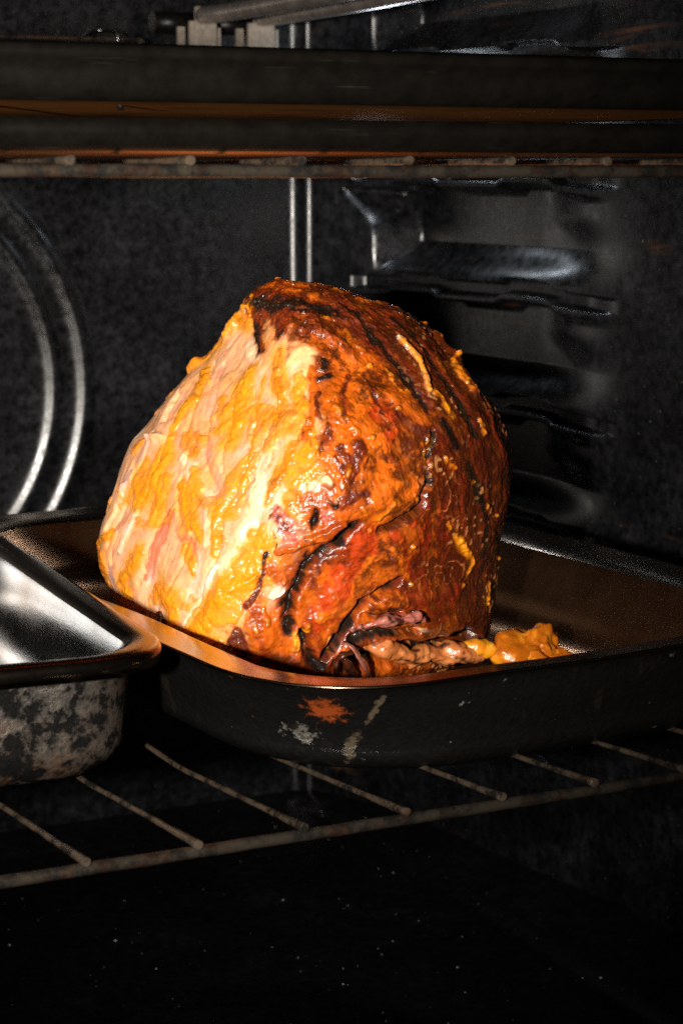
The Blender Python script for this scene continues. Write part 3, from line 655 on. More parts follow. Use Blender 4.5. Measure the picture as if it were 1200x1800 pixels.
    ('p', 'yellowfat', 1.0, [(10.9, -67.5, 15.2, 1.6),(9.7, -67.2, 11.7, 1.4)]),
    ('p', 'orange', 1.6, [(28.9, -63.7, 31.7, 3.2),(35.6, -59.9, 31.7, 3.7),(39.7, -56.9, 30.0, 2.8)]),
    ('c', 'darkred', 0.4, [(39.2, -59.1, 38.0, 2.1),(43.4, -55.4, 35.1, 1.9)]),
    ('g', 'char_and_shade', -3, [(24.1, -64.4, 24.8, 1.4),(35.4, -58.7, 26.0, 1.4),(44.4, -52.3, 24.3, 1.2)]),
    ('c', 'char_and_shade', 0, [(24.9, -64.2, 25.4, 0.9),(35.4, -58.7, 26.0, 0.9),(45.0, -51.9, 24.3, 0.9)]),
    ('c', 'darkpink', 1.0, [(30.2, -60.7, 22.0, 1.9),(35.6, -57.7, 22.0, 2.1),(41.2, -54.2, 22.6, 1.9)]),
    ('g', 'char_and_shade', -20, [(14.9, -63.2, 4.1, 3.2),(26.5, -58.9, 5.6, 5.1),(43.1, -49.0, 5.1, 5.6),(60.5, -33.9, 4.1, 5.7),(71.9, -20.9, 4.6, 3.9)]),
    ('c', 'char_and_shade', 0, [(14.8, -62.9, 3.1, 2.8),(26.5, -58.9, 5.6, 4.7),(43.1, -49.0, 5.1, 4.7),(60.3, -33.8, 3.6, 4.3)]),  # undercut below the overhang, painted black for its shade
    ('g', 'char_and_shade', -5, [(19.7, -64.3, 16.3, 2.3),(33.7, -57.7, 16.9, 2.1),(46.6, -49.0, 16.3, 1.6)]),
    ('c', 'char_and_shade', 0, [(19.6, -64.1, 15.2, 2.8),(30.8, -59.1, 16.3, 1.9),(44.3, -51.0, 17.4, 1.4)]),
    ('p', 'bone', 0.6, [(48.5, -47.6, 16.3, 1.2),(53.9, -43.0, 15.7, 0.9)]),
    ('c', 'darkred', 0, [(62.6, -34.7, 14.6, 2.1),(72.9, -22.2, 12.9, 2.2)]),
    ('g', '', 1.4, [(24.0, -72.5, 55.2, 5.4),(14.6, -71.5, 36.9, 5.9),(5.6, -71.8, 25.4, 4.1)]),
    ('g', '', 2.5, [(37.6, -68.8, 80.2, 4.5),(28.4, -73.5, 73.8, 5.0),(42.2, -65.8, 72.7, 2.7)]),
    ('g', '', 2.0, [(23.9, -54.6, 117.4, 5.5),(35.4, -53.8, 112.4, 3.7)]),
    ('g', '', 2.2, [(5.6, -36.6, 139.0, 3.3),(19.4, -43.0, 129.9, 3.2)]),
    ('g', '', 2.5, [(47.5, -51.3, 30.6, 5.6),(62.1, -37.9, 30.0, 6.2)]),
    ('g', '', 2.5, [(50.3, 3.6, 137.3, 2.9),(61.0, -2.9, 125.2, 3.4),(69.6, -19.1, 111.2, 3.3)]),
    ('g', '', 3.5, [(-48.9, 13.5, 117.1, 2.0),(-45.9, 11.3, 120.1, 2.0)]),
    ('g', '', 2.5, [(-23.6, -6.8, 145.0, 2.4),(-33.8, 2.0, 133.9, 2.9)]),
    ('g', '', 3, [(-67.4, -5.4, 89.4, 2.2),(-61.2, -11.9, 92.0, 1.9)]),
    ('g', '', 2, [(-78.7, -3.6, 69.8, 2.2),(-86.1, -1.4, 50.0, 2.2)]),
    ('g', '', -2.5, [(-55.9, -0.1, 106.9, 2.0),(-60.4, -5.1, 98.5, 2.2)]),
    ('g', '', -2, [(-74.1, -5.0, 79.0, 1.7)]),
    ('g', '', -2, [(-28.6, -4.2, 138.7, 1.7)]),
    ('z', 0.35, 2.0, [(-22.0, -4.6, 150.3, 2.9),(-23.9, -11.6, 139.3, 3.4),(-30.9, 6.1, 139.6, 2.9),(-35.0, 5.7, 133.2, 4.4),(-41.8, 11.4, 124.5, 4.9),(-45.9, 11.3, 120.1, 3.0),(-49.3, 13.6, 116.7, 2.0)]),
    ('z', 0.1, 1.8, [(-22.8, -30.4, 120.8, 2.8),(-26.7, -35.8, 110.8, 4.4),(-29.3, -40.7, 101.8, 4.7),(-30.9, -45.5, 94.0, 3.0)]),
    ('z', 0.15, 1.7, [(-42.9, -3.5, 119.3, 2.2),(-47.0, -13.3, 108.2, 3.6),(-52.9, -13.6, 100.9, 2.9),(-56.0, -14.8, 96.0, 1.7)]),
    ('z', 0.05, 2.2, [(-57.3, -17.1, 92.0, 2.9),(-59.8, -20.5, 84.6, 4.1),(-65.4, -21.1, 72.7, 4.6),(-71.9, -17.0, 64.0, 2.7)]),
    ('z', 0.05, 2.0, [(-60.3, -26.6, 73.8, 3.3),(-62.1, -28.1, 66.3, 3.6),(-64.9, -28.1, 58.7, 2.9)]),
    ('z', 0.05, 1.8, [(-50.9, -37.0, 73.8, 3.1),(-48.9, -42.7, 66.9, 4.0),(-45.3, -50.6, 59.3, 3.5),(-41.3, -56.9, 56.4, 2.1)]),
    ('z', 0.05, 1.0, [(-34.5, -57.2, 70.4, 1.2),(-35.0, -63.0, 58.7, 1.4),(-35.7, -65.7, 51.8, 1.4)]),
    ('z', 0.5, 2.0, [(-10.3, -40.2, 128.5, 2.8),(-9.8, -50.9, 116.3, 3.4),(-10.0, -59.1, 105.5, 2.7)]),
    ('z', 0.35, 1.0, [(-15.9, -41.1, 119.3, 1.6),(-19.8, -44.7, 110.3, 1.9),(-21.1, -51.1, 100.9, 1.2),(-23.1, -57.5, 89.4, 0.7)]),
    ('z', 0.5, 2.2, [(-3.4, -69.8, 96.0, 2.0),(-5.6, -73.0, 87.8, 3.4),(-12.1, -72.7, 80.2, 2.5),(-15.2, -73.7, 73.3, 1.6)]),
    ('z', 0.55, 2.2, [(-3.1, -77.1, 80.7, 2.7),(-3.5, -79.7, 70.4, 2.2),(-6.3, -77.7, 75.6, 1.6)]),
    ('z', 0.1, 1.3, [(-68.3, -12.5, 80.7, 1.5),(-74.1, -11.3, 69.2, 1.9),(-77.9, -8.5, 63.4, 1.5)]),
    ('z', 0.1, 1.8, [(-91.5, 8.5, 36.9, 2.0),(-90.4, 5.3, 43.7, 1.7),(-83.2, -7.7, 48.9, 1.7)]),
    ('z', 0.1, 1.6, [(-69.5, -28.4, 44.9, 2.4),(-75.6, -21.8, 34.0, 2.4),(-79.6, -14.8, 27.7, 2.2),(-75.0, -20.7, 24.8, 1.9)]),
    ('z', 0.2, 1.2, [(-48.5, -51.4, 50.0, 2.1),(-44.6, -59.1, 43.7, 1.6)]),
    ('z', 0.15, 1.6, [(-60.2, -41.1, 31.7, 3.1),(-52.7, -50.9, 28.8, 3.5),(-51.2, -52.5, 22.0, 2.8)]),
    ('z', 0.2, 2.6, [(-19.2, -78.6, 45.4, 1.6),(-27.9, -75.4, 40.3, 4.1),(-36.0, -70.5, 32.8, 3.6),(-40.5, -66.6, 22.6, 4.1),(-45.7, -59.6, 12.9, 2.8),(-35.3, -70.3, 14.0, 3.7)]),
    ('z', 0.25, 1.8, [(-14.1, -78.8, 58.7, 2.5),(-18.9, -76.1, 60.5, 1.8)]),
    ('z', 0.2, 0.9, [(-22.3, -76.3, 52.9, 2.7),(-27.2, -74.6, 47.7, 1.8)]),
    ('z', 0.8, 1.3, [(-15.0, -3.6, 156.3, 1.9),(-4.3, -10.3, 155.1, 1.9),(4.3, -9.4, 154.2, 1.9),(14.8, -8.1, 152.1, 1.4)]),
    ('z', 0.85, 1.4, [(21.8, -7.7, 150.1, 1.7),(29.3, -7.5, 147.8, 1.7),(39.0, 3.8, 145.2, 1.9)]),
    ('z', 0.6, 2.4, [(39.3, -47.6, 115.9, 2.8),(35.7, -45.8, 119.7, 2.1),(32.3, -44.1, 123.0, 1.6)]),
    ('z', 0.6, 2.6, [(49.6, 4.6, 138.0, 2.0),(45.0, 5.1, 141.9, 1.7)]),
    ('z', 0.55, 2.8, [(60.3, 5.0, 126.3, 2.2),(62.0, -10.5, 122.3, 1.9),(64.1, -15.0, 118.6, 2.2),(67.8, -19.8, 112.8, 2.1)]),
    ('z', 0.25, 1.3, [(39.3, -26.4, 132.8, 1.4),(43.6, -29.9, 127.0, 0.9)]),
    ('z', 0.25, 1.6, [(51.3, -39.1, 114.4, 1.4),(54.6, -40.9, 109.9, 1.6),(58.9, -42.1, 103.7, 1.6)]),
    ('z', 0.35, 2.2, [(70.6, -30.2, 100.4, 1.9),(73.2, -30.1, 95.5, 1.7)]),
    ('z', 0.7, 1.5, [(75.0, -12.7, 108.2, 1.9),(78.8, -14.7, 100.9, 1.7)]),
    ('z', 0.25, 1.6, [(50.0, -55.3, 96.0, 1.4),(48.9, -58.6, 91.0, 1.4),(48.1, -60.3, 87.8, 0.9)]),
    ('z', 0.3, 1.8, [(57.9, -52.3, 87.3, 1.6),(62.0, -49.5, 82.4, 0.9)]),
    ('z', 0.35, 1.8, [(71.0, -39.6, 76.2, 1.6)]),
    ('z', 0.4, 1.6, [(75.7, -32.4, 71.5, 1.2)]),
    ('z', 0.35, 1.6, [(59.2, -49.2, 61.1, 1.4),(60.5, -47.1, 57.6, 1.2)]),
    ('z', 0.25, 2.4, [(62.7, -44.2, 55.2, 1.6),(65.3, -39.9, 50.6, 2.1),(68.8, -33.4, 43.7, 2.1),(70.4, -30.1, 39.7, 2.2),(68.0, -32.4, 36.3, 1.7)]),
    ('z', 0.25, 2.2, [(79.2, -12.9, 27.1, 1.5),(78.4, -14.0, 20.3, 1.5)]),
    ('z', 0.25, 2.0, [(22.8, -75.8, 72.7, 1.1),(23.5, -75.2, 69.8, 1.4)]),
    ('z', 0.55, 1.6, [(36.7, -69.3, 74.4, 2.0),(31.3, -71.7, 69.8, 2.3),(27.2, -73.1, 66.3, 1.8)]),
    ('z', 0.6, 1.5, [(45.6, -63.5, 72.7, 1.8),(43.9, -65.0, 79.6, 1.6)]),
    ('z', 0.55, 1.4, [(2.4, -67.0, 105.1, 1.8),(3.6, -73.1, 94.5, 2.2),(8.1, -77.0, 86.2, 2.2),(2.4, -77.8, 83.0, 2.0)]),
    ('z', 0.6, 1.4, [(17.0, -75.4, 87.8, 2.0),(14.7, -77.6, 81.9, 2.0)]),
    ('z', 0.75, 1.3, [(11.5, -60.0, 115.5, 2.3),(15.1, -65.9, 107.3, 2.0),(20.7, -69.8, 98.5, 2.0)]),
    ('z', 0.75, 1.4, [(7.7, -30.9, 143.1, 2.1),(14.7, -34.4, 138.7, 2.6),(24.2, -40.8, 129.9, 2.1)]),
    ('z', 0.6, 1.6, [(-16.5, -77.0, 30.0, 1.8),(-14.2, -75.6, 23.7, 1.8)]),
    ('z', 0.3, 1.4, [(-19.5, -75.9, 23.7, 1.1),(-17.4, -75.4, 21.4, 1.1)]),
    ('z', 0.8, 1.2, [(53.1, -16.9, 127.8, 1.4),(57.6, -23.3, 120.1, 1.4)]),
    ('z', 0.7, 1.3, [(42.7, -8.3, 141.5, 1.9),(36.4, -11.5, 143.9, 1.4)]),
]

PAL = dict(amber=(.37, .084, .005), brown=(.090, .021, .004), deepred=(.165, .017, .006), red=(.34, .042, .007), orange=(.48, .118, .007),
           face=(.72, .36, .19), cream=(.84, .57, .34), peach=(.80, .44, .20), white=(.84, .72, .62), pink=(.66, .27, .17), lightpink=(.78, .45, .36),
           meat=(.58, .155, .085), tissue=(.52, .33, .29), char_and_shade=(.012, .006, .003), darkred=(.075, .012, .004), pinkflesh=(.66, .20, .155),
           yellowfat=(.62, .30, .03), bone=(.78, .60, .36), darkpink=(.30, .085, .06))
def capsule_q(P, pts):
    """distance to a thick polyline divided by its local radius, and the distance itself; pts (x,y,z,r) metres"""
    best = np.full(len(P), 1e9)
    A = pts[:1] if len(pts) == 1 else pts
    if len(pts) == 1: return np.linalg.norm(P - pts[0, :3], axis=1) / pts[0, 3]
    for a, b in zip(A[:-1], A[1:]):
        ab = b[:3] - a[:3]; t = np.clip(((P - a[:3]) @ ab) / (ab @ ab + 1e-12), 0, 1)
        d = np.linalg.norm(P - a[:3] - t[:, None] * ab, axis=1)
        best = np.minimum(best, d / (a[3] + (b[3] - a[3]) * t))
    return best
def grid_normals(P, nu, nv):
    G = P.reshape(nu, nv, 3)
    du = np.roll(G, -1, 0) - np.roll(G, 1, 0); dv = np.gradient(G, axis=1)
    n = np.cross(du, dv).reshape(-1, 3); n /= np.linalg.norm(n, axis=1)[:, None] + 1e-15
    c = P - P.mean(0)
    return n if (n * c).sum() > 0 else -n

def ham():
    t = empty('baked_ham', (.378, .789, .197), R_(-26.57))
    tag(t, 'large glazed baked ham, pale cut face left and charred skin right', 'ham')
    NU, NV = 820, 560
    P = ham_grid(NU, NV).reshape(-1, 3); n0 = grid_normals(P, NU, NV)
    # -------- slow lumps first
    disp = .0016 * noise(P, .030, 1) + .0009 * noise(P, .014, 2)
    w1 = np.stack([noise(P, .011, 10 + i, 2) for i in range(3)], -1); w2 = np.stack([noise(P, .0036, 20 + i, 2) for i in range(3)], -1)
    Pw = P + .0013 * w1 + .0007 * w2                      # warped domain: no mark keeps a clean outline
    nf = noise(P, .0022, 30, 3); nm = noise(P, .006, 31, 3); nl = noise(P, .016, 32, 2)
    colr = np.tile(np.array(PAL['brown']), (len(P), 1)); face = np.zeros(len(P))
    uu = np.repeat(HAM_U, NV) + .18 * noise(P, .012, 33, 3)
    fm = sstep(1.35, 1.6, uu) * sstep(4.22, 3.92, uu + .5 * sstep(.130, .150, P[:, 2])) * sstep(.150, .140, P[:, 2])
    colr += (np.array(PAL['face']) - colr) * fm[:, None]; face = fm.copy()
    colr += (np.array(PAL['amber']) - colr) * (sstep(3.98, 4.1, uu) * sstep(5.6, 5.2, uu))[:, None]
    stain = np.zeros(len(P));  wet = np.zeros(len(P)); charm = np.zeros(len(P)); redm = np.zeros(len(P))
    th = np.zeros(len(P)); tone = np.zeros(len(P)); best = np.zeros(len(P))
    for kind, key, h, pts in HAM_MARKS:
        pts = np.array(pts) * .001
        lo = pts[:, :3].min(0) - 2.2 * pts[:, 3].max() - .004; hi = pts[:, :3].max(0) + 2.2 * pts[:, 3].max() + .004
        s = np.where(((Pw > lo) & (Pw < hi)).all(1))[0]
        if not len(s): continue
        q = capsule_q(Pw[s], pts)
        if kind == 'g':
            disp[s] += h * .001 * np.exp(-1.3 * q * q); continue
        if kind == 'z':
            q = q / (1.32 if key < .3 else 1.12)
            qn = q + (.46 if key < .21 else .72) * nm[s] + .30 * nf[s]
            e = np.clip((1.18 - qn) * 1.1, 0, 1)
            v = h * (.00080 if key < .21 else .00060) * e ** 1.15 * np.clip(.80 + (.55 if key < .3 else .95) * nm[s] + .45 * nf[s], .15, 3)
            v = np.where(e > 0, np.maximum(v, .00010), 0)
            stain[s] = np.maximum(stain[s], sstep(1.75, .95, q + .46 * nm[s] + .2 * nf[s]))
            up = v > th[s]
            th[s] = np.where(up, v, th[s]); tone[s] = np.where(up, key, tone[s]); continue
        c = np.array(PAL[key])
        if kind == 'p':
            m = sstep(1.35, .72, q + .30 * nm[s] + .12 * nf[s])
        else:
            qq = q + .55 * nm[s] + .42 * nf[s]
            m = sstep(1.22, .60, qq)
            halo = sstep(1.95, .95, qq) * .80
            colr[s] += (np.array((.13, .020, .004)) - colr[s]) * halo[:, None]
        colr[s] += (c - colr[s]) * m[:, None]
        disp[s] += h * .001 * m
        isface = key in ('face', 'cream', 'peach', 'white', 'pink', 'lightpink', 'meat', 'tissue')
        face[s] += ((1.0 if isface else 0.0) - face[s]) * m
        charm[s] += ((1.0 if key == 'char_and_shade' else .55 if key == 'darkred' else 0.0) - charm[s]) * m
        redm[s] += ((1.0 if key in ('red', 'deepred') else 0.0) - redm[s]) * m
    # -------- muscle grain of the cut face, and the finer grain of the lean meat
    g1 = np.array([-.42, .10, -.90]); g1 /= np.linalg.norm(g1)
    def aniso(g, along, across, seed, oc=2):
        a = (P @ g)[:, None] * g
        return noise(a * (across / along) + (P - a) + .0012 * w1, across, seed, oc)
    f1 = aniso(g1, .026, .0045, 40, 3); f2 = aniso(g1, .010, .0013, 41); f0 = aniso(g1, .040, .014, 42, 3)
    disp += face * (.00022 * f1 + .00008 * f2 + .0009 * f0)
    grain = 1 + face * (.12 * f1 + .16 * f2)
    colr = colr * grain[:, None]
    colr += (np.array(PAL['pink']) - colr) * (face * .55 * sstep(.05, .75, f0))[:, None]
    colr += (np.array(PAL['white']) - colr) * (face * .45 * sstep(.2, .8, -.5 * f1 - .8 * f0))[:, None]
    colr += (np.array(PAL['meat']) - colr) * (face * .30 * sstep(.35, .8, nl))[:, None]
    # thin orange film of glaze rubbed over the face
    film = np.clip(face * (.10 + .50 * sstep(-.15, .8, nl + .5 * f0 + .25 * nm)) + .75 * stain * face, 0, .95)
    colr += (np.array((.74, .30, .045)) - colr) * film[:, None]
    v = .00080 * np.clip(face * sstep(.38, .95, noise(P + .002 * w1, .015, 75) + .55 * f0 + .4 * nm) , 0, 1) * (.8 + .4 * nm + .25 * nf)
    up = v > np.maximum(th, .00012); th = np.where(up, v, th); tone = np.where(up, .12, tone)
    g2 = np.array([.35, .2, -.9]); g2 /= np.linalg.norm(g2)
    h1 = aniso(g2, .010, .0012, 45)
    out = 1 - face
    disp += out * (.00050 * nm + .00026 * nf + .00010 * h1 + .00016 * noise(P, .0012, 51, 2)) + charm * (.00045 * np.abs(nf) + .0003 * np.abs(noise(P, .0011, 50, 2)))
    # burnt and caramelised mottling over the outside
    mo = noise(P, .010, 55, 4, .6); mo2 = noise(P, .0045, 56, 3, .6)
    colr *= (1 + out * (.34 * mo + .22 * mo2 + .16 * h1))[:, None]
    dk = noise(P + .003 * w1, .013, 57, 5, .72); dk2 = noise(P + .002 * w2, .004, 58, 4, .7)
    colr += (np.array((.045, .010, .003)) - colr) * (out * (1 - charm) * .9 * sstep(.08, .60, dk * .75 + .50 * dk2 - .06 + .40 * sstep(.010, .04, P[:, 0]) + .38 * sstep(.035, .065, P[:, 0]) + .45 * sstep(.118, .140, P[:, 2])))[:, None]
    colr += (np.array(PAL['orange']) - colr) * (out * (1 - charm) * .60 * sstep(.20, .80, -mo - .3 * mo2) * sstep(.075, .03, P[:, 0]))[:, None]
    # caramel runs down the skin
    r1 = aniso(g2, .034, .0045, 46, 3); r2 = aniso(np.array([.30, .1, -.95]), .016, .0020, 47, 3)
    colr += (np.array((.16, .022, .004)) - colr) * (out * (1 - charm) * .75 * sstep(.10, .75, r1 + .35 * dk2))[:, None]
    colr += (np.array((.52, .135, .008)) - colr) * (out * (1 - charm) * .45 * sstep(.30, .85, r2 - .4 * r1) * sstep(.08, .03, P[:, 0]))[:, None]
    disp += out * (.00045 * r1 + .00022 * r2)
    # pale veins across the lean
    v1 = np.abs(noise(Pw, .013, 60, 2)); v2 = np.abs(noise(Pw, .007, 61, 2))
    vein = redm * np.maximum(sstep(.045, .0, v1), .6 * sstep(.03, 0, v2)) * sstep(-.2, .4, nl)
    colr += (np.array((.62, .22, .07)) - colr) * (.6 * vein)[:, None]
    disp += .0002 * vein
    # small hard fat specks on the dark right flank
    spk = sstep(.62, .74, noise(P, .0019, 62)) * sstep(.0, .5, noise(P, .014, 63)) * out * sstep(.03, .055, P[:, 0])
    colr += (np.array((.50, .26, .10)) - colr) * (.5 * spk)[:, None]; disp += .0005 * spk
    # little caramel blisters near the seam between face and skin
    bl = sstep(.60, .72, noise(P, .0030, 64)) * sstep(-.015, .0, P[:, 0]) * sstep(.030, .012, P[:, 0])
    colr += (np.array((.22, .045, .008)) - colr) * (.65 * bl)[:, None]; disp += .0002 * bl
    colr = colr * (1 + out[:, None] * np.array((.12, -.10, -.25)))
    colr = np.clip(colr, .002, .9)
    rough = np.clip(.38 + .10 * face + .12 * charm + .05 * nl - .05 * redm, .2, .6)
    V = P + n0 * disp[:, None]
    F = grid_faces(NU, NV, True)
    c = V.mean(0); f0_ = V[F[::97]]; nn = np.cross(f0_[:, 1] - f0_[:, 0], f0_[:, 2] - f0_[:, 0])
    flip = ((f0_.mean(1) - c) * nn).sum() < 0
    if flip: F = F[:, ::-1]
    me = mesh_np('meat', V, F); set_attr(me, 'Col', colr); set_attr(me, 'Rough', rough); set_attr(me, 'Wet', np.clip(1 - .45 * charm - .45 * face + .3 * nl, .15, 1))
    link('meat', me, HAM_MAT, t)
    # -------- glaze: its own thick wet layer on top, cut into separate patches
    drops = noise(P, .0055, 70, 2)
    dd = np.clip(drops - .95 - .5 * face, 0, 1) * .006 * (P[:, 2] > .01)
    tone = np.where(dd > th, .55, tone); th = np.maximum(th, np.where(dd > .0001, dd, 0))
    th = th + np.where(th > .0003, (.00040 - .00016 * face) * noise(P, .0016, 71, 2) + .00030 * np.abs(noise(P, .0035, 73)), 0)
    n1 = grid_normals(V, NU, NV)
    thg = th.reshape(NU, NV)
    for _ in range(1):
        thg = (thg * 2 + np.roll(thg, 1, 0) + np.roll(thg, -1, 0) + np.pad(thg, ((0, 0), (1, 0)))[:, :-1] + np.pad(thg, ((0, 0), (0, 1)))[:, 1:]) / 6
    th = thg.ravel()
    on = th > .00006
    onf = on[F].any(1)
    # label connected patches on the grid
    lab = np.where(on, np.arange(1, len(P) + 1), 0).reshape(NU, NV)
    keep = lab > 0
    for _ in range(900):
        new = lab.copy()
        for ax in (0, 1):
            for sh in (1, -1):
                r = np.roll(lab, sh, ax)
                if ax == 1: r[:, 0 if sh == 1 else -1] = 0
                new = np.maximum(new, r)
        new = np.where(keep, new, 0)
        if (new == lab).all(): break
        lab = new
    lab = lab.ravel()
    flab = lab[F].max(1) * onf
    y_ = np.array((.74, .255, .008)); a_ = np.array((.44, .100, .004))
    tn = np.clip(tone + .22 * nm + .18 * noise(P, .012, 72), 0, 1)[:, None]
    gcol = y_ + (a_ - y_) * tn
    gcol = gcol * (1 + .16 * nf + .10 * nm)[:, None]
    burn = sstep(.45, .9, tone + .5 * mo2)[:, None]
    gcol = gcol + (np.array((.16, .035, .004)) - gcol) * burn * .6
    thick = sstep(.0, .00125, th)[:, None]                # thin glaze is see-through: the meat's own colour comes up
    under = np.clip(colr * np.array((1.02, .84, .55)), 0, .9)
    gcol = under + (gcol - under) * thick
    gcol = np.clip(gcol, .003, .9)
    GV = V + n1 * (th - .00016)[:, None]
    # a patch edge that touches clean faces: pull those outer corners under the meat
    GV[~on] = V[~on] - n1[~on] * .0006
    ids, cnt = np.unique(flab[flab > 0], return_counts=True)
    small = []
    for i, k in zip(ids, cnt):
        if k < 420: small.append(i); continue
        patch('glaze_patch', GV, F[flab == i], gcol, t)
    if small:
        o = patch('glaze_drops', GV, F[np.isin(flab, small)], gcol, t); o['kind'] = 'stuff'
    return t
def patch(name, V, F, c, parent):
    u, inv = np.unique(F, return_inverse=True)
    me = mesh_np(name, V[u], inv.reshape(F.shape)); set_attr(me, 'Col', c[u]); set_attr(me, 'Rough', np.full(len(u), .30)); set_attr(me, 'Wet', np.ones(len(u)))
    return link(name, me, GLAZE_MAT, parent)
HAM = ham()

# ---- ragged pieces at the foot of the ham (ham-local)
def gnarl_cols(cols, seed, rough=.3):
    def fn(V):
        k = (noise(V, .006, seed, 3) * .5 + .5)[:, None]; k2 = sstep(.2, .7, noise(V, .0035, seed + 5, 2))[:, None]
        c = np.array(cols[0]) * (1 - k) + np.array(cols[1]) * k
        c = c * (1 - k2) + np.array(cols[2]) * k2
        return np.clip(c, .002, .9), np.full(len(V), rough)
    return fn
def gl(*p): return np.array(p) * .001
BURNT = ((.020, .006, .003), (.060, .014, .006), (.006, .003, .002))
sweep('meat_flap', gl((22, -54, 13), (30, -51, 9.5), (39, -44, 5.5), (48, -38, 3.2), (57, -32, 1.6), (66, -26, .6), (74, -23, -.6)), gl(3, 4.5, 5.5, 6.5, 6.2, 5.2, 3.6), HAM_MAT, HAM, 48, True, .55, .0042, .008, 3, 12,
      gnarl_cols(((.34, .075, .012), (.52, .19, .06), (.035, .010, .006)), 81))
sweep('meat_flap', gl((20, -62, 19), (27, -66, 22), (35, -65, 23), (43, -60, 23.5), (50, -54, 21)), gl(2.2, 4.2, 4.4, 3.6, 1.4), HAM_MAT, HAM, 30, True, .5, .0028, .006, 7, 12,
      gnarl_cols(((.26, .06, .045), (.46, .17, .13), (.04, .012, .008)), 82))
sweep('burnt_strip', gl((15.7, -70, 16), (19.3, -71.5, 13.8), (22.1, -70.5, 9.2), (24.5, -67, 4.8), (27.1, -60, -3)), gl(.8, 1.5, 2.0, 2.1, .9), HAM_MAT, HAM, 16, True, .45, .0006, .003, 4, 10,
      gnarl_cols(((.20, .05, .04), (.34, .16, .10), (.03, .01, .008)), 83))
sweep('burnt_strip', gl((20.8, -68.7, 12.8), (17.6, -71.6, 11.5), (15.2, -72.6, 10.8), (12.7, -70.7, 6.6), (13.1, -65.6, -2)), gl(1.0, 1.9, 2.2, 1.9, 1.0), HAM_MAT, HAM, 16, True, .6, .0008, .003, 5, 10, gnarl_cols(BURNT, 84))
sweep('burnt_strip', gl((15.2, -70, 9.4), (17.9, -67, 4.5), (21.2, -62.3, -2)), gl(1.2, 2.4, 1.4), HAM_MAT, HAM, 16, True, .7, .0009, .003, 6, 12, gnarl_cols(BURNT, 85))
sweep('burnt_strip', gl((-60.9, -42.8, 22.5), (-60.2, -45.5, 17), (-56.5, -50.5, 13.5), (-53, -54.5, 10.5), (-51, -56, 6)), gl(1.4, 2.6, 2.6, 2.8, 2.0), HAM_MAT, HAM, 18, True, .7, .0011, .003, 8, 12, gnarl_cols(BURNT, 86))
sweep('glaze_patch', gl((66, -28, 3), (71, -26.5, 3.4), (77, -24.5, 1.5), (80, -23, -1.5)), gl(2.5, 4.6, 4.4, 2.0), GLAZE_MAT, HAM, 28, True, .8, .0012, .004, 9, 10, gnarl_cols(((.66, .27, .01), (.55, .17, .008), (.7, .34, .03)), 87, .26))


# ---------------------------------------------------------------- fallen glaze and pan juices
def blob(name, loc, size, mat, seed, cols, parent=None, rot=0, lump=.25):
    bm = bmesh.new(); bmesh.ops.create_icosphere(bm, subdivisions=5, radius=1)
    V = np.array([v.co for v in bm.verts]); 
    d = V / np.linalg.norm(V, axis=1)[:, None]
    sz = np.array(size)
    Q = d * sz
    k = 1 + lump * noise(Q, max(size) * .9, seed, 2) + .5 * lump * noise(Q, max(size) * .35, seed + 1, 3)
    W = Q * k[:, None]; W += d * (.00030 * noise(W, .0016, seed + 2, 2))[:, None]
    W[:, 2] = np.where(W[:, 2] < -.35 * size[2], -.35 * size[2] + .15 * (W[:, 2] + .35 * size[2]), W[:, 2])
    W[:, 2] -= W[:, 2].min()
    for v, w in zip(bm.verts, W): v.co = w
    me = bpy.data.meshes.new(name); bm.to_mesh(me); bm.free()
    c, r = gnarl_cols(cols, seed, .26)(W); set_attr(me, 'Col', c); set_attr(me, 'Rough', r); set_attr(me, 'Wet', np.full(len(r), .8))
    o = link(name, me, mat, parent); o.location = loc; o.rotation_euler = (0, 0, rot)
    return o
G_COLS = ((.48, .13, .005), (.30, .065, .004), (.58, .20, .010))
ZP = .1868
c = empty('fallen_glaze', (.4600, .733, ZP)); tag(c, 'orange lump of fallen glaze in the pan right of the ham', 'glaze lump')
blob('lump', (0, 0, 0), (.0175, .0125, .0135), GLAZE_MAT, 11, G_COLS, c, .4, .50)
blob('lump', (-.0085, -.009, 0), (.0085, .007, .0085), GLAZE_MAT, 14, G_COLS, c, .2, .3)
blob('lump', (.0075, -.008, 0), (.0095, .008, .0080), GLAZE_MAT, 18, G_COLS, c, .2, .3)
o = blob('burnt_bit', (.0015, .0022, .0128), (.0075, .004, .0035), HAM_MAT, 16, ((.03, .006, .002), (.10, .02, .005), (.008, .003, .002)), c, 0, .4)

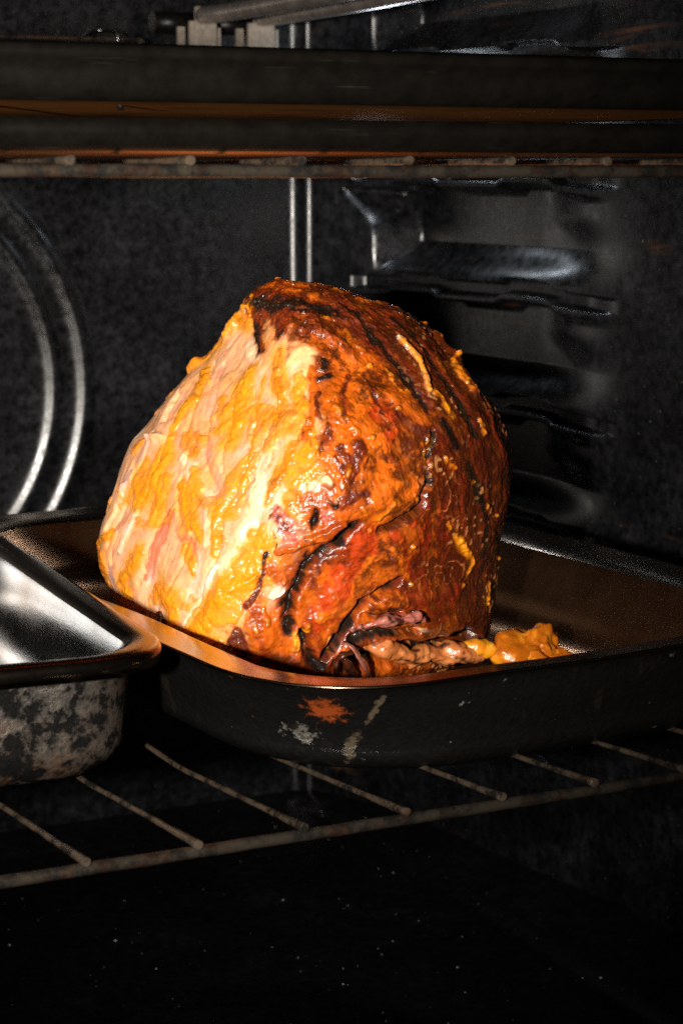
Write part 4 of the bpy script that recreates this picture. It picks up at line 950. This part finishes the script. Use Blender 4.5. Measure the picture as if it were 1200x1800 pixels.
def juices():
    rng = np.random.RandomState(4)
    n = 220; a = np.arange(n) * 2 * math.pi / n
    base = np.stack([np.cos(a), np.sin(a), np.zeros(n)], -1)
    rad = 1 + .10 * noise(base * .05, .03, 3, 3)
    rings = []
    for k, z in ((1.0, 0), (.985, .0013), (.95, .0019), (.6, .002), (.25, .002), (.02, .002)):
        rings.append(np.stack([.066 * rad * k * np.cos(a), .120 * rad * k * np.sin(a), np.full(n, z)], -1))
    V = np.concatenate(rings); F = [(i * n + j, i * n + (j + 1) % n, (i + 1) * n + (j + 1) % n, (i + 1) * n + j) for i in range(5) for j in range(n)]
    me = bpy.data.meshes.new('pan_juices'); me.from_pydata([tuple(v) for v in V], [], F); me.update()
    m, nt, bs = mat_new('pan_juice'); f = noise_tex(nt, 60, 4, .6)
    nt.links.new(ramp(nt, f, (.35, (.010, .004, .0015)), (.7, (.045, .016, .005))), bs.inputs['Base Color'])
    bs.inputs['Roughness'].default_value = .08; bs.inputs['Coat Weight'].default_value = .5
    bump(nt, bs, noise_tex(nt, 140, 3, .5), .08, .001)
    o = link('pan_juices', me, m); o.location = (.398, .79, ZP + .0002); o.rotation_euler = (0, 0, R_(2))
    tag(o, 'dark shiny pool of meat juices under the ham', 'juices')
juices()

# ---------------------------------------------------------------- crumbs and ash flecks
def crumbs():
    rng = np.random.RandomState(3)
    V, F = [], []
    def fleck(p, s):
        b = len(V)
        d = rng.normal(size=(4, 3)); d /= np.linalg.norm(d, axis=1)[:, None]
        d[:, 2] = np.abs(d[:, 2]) * .6
        for q in d: V.append(tuple(np.array(p) + q * s * rng.uniform(.5, 1)))
        F.extend([(b, b + 1, b + 2), (b, b + 2, b + 3), (b, b + 3, b + 1), (b + 1, b + 3, b + 2)])
    for _ in range(420):
        fleck((rng.uniform(.05, .58), rng.uniform(.5, 1.15), ZF + .001), rng.choice([.0005, .0008, .0014], p=[.6, .3, .1]))
    me = bpy.data.meshes.new('crumbs'); me.from_pydata(V, [], F); me.update()
    tag(link('crumbs', me, DUST, smooth=False), 'scattered pale crumbs and ash flecks on the oven floor', 'crumbs', kind='stuff')
crumbs()
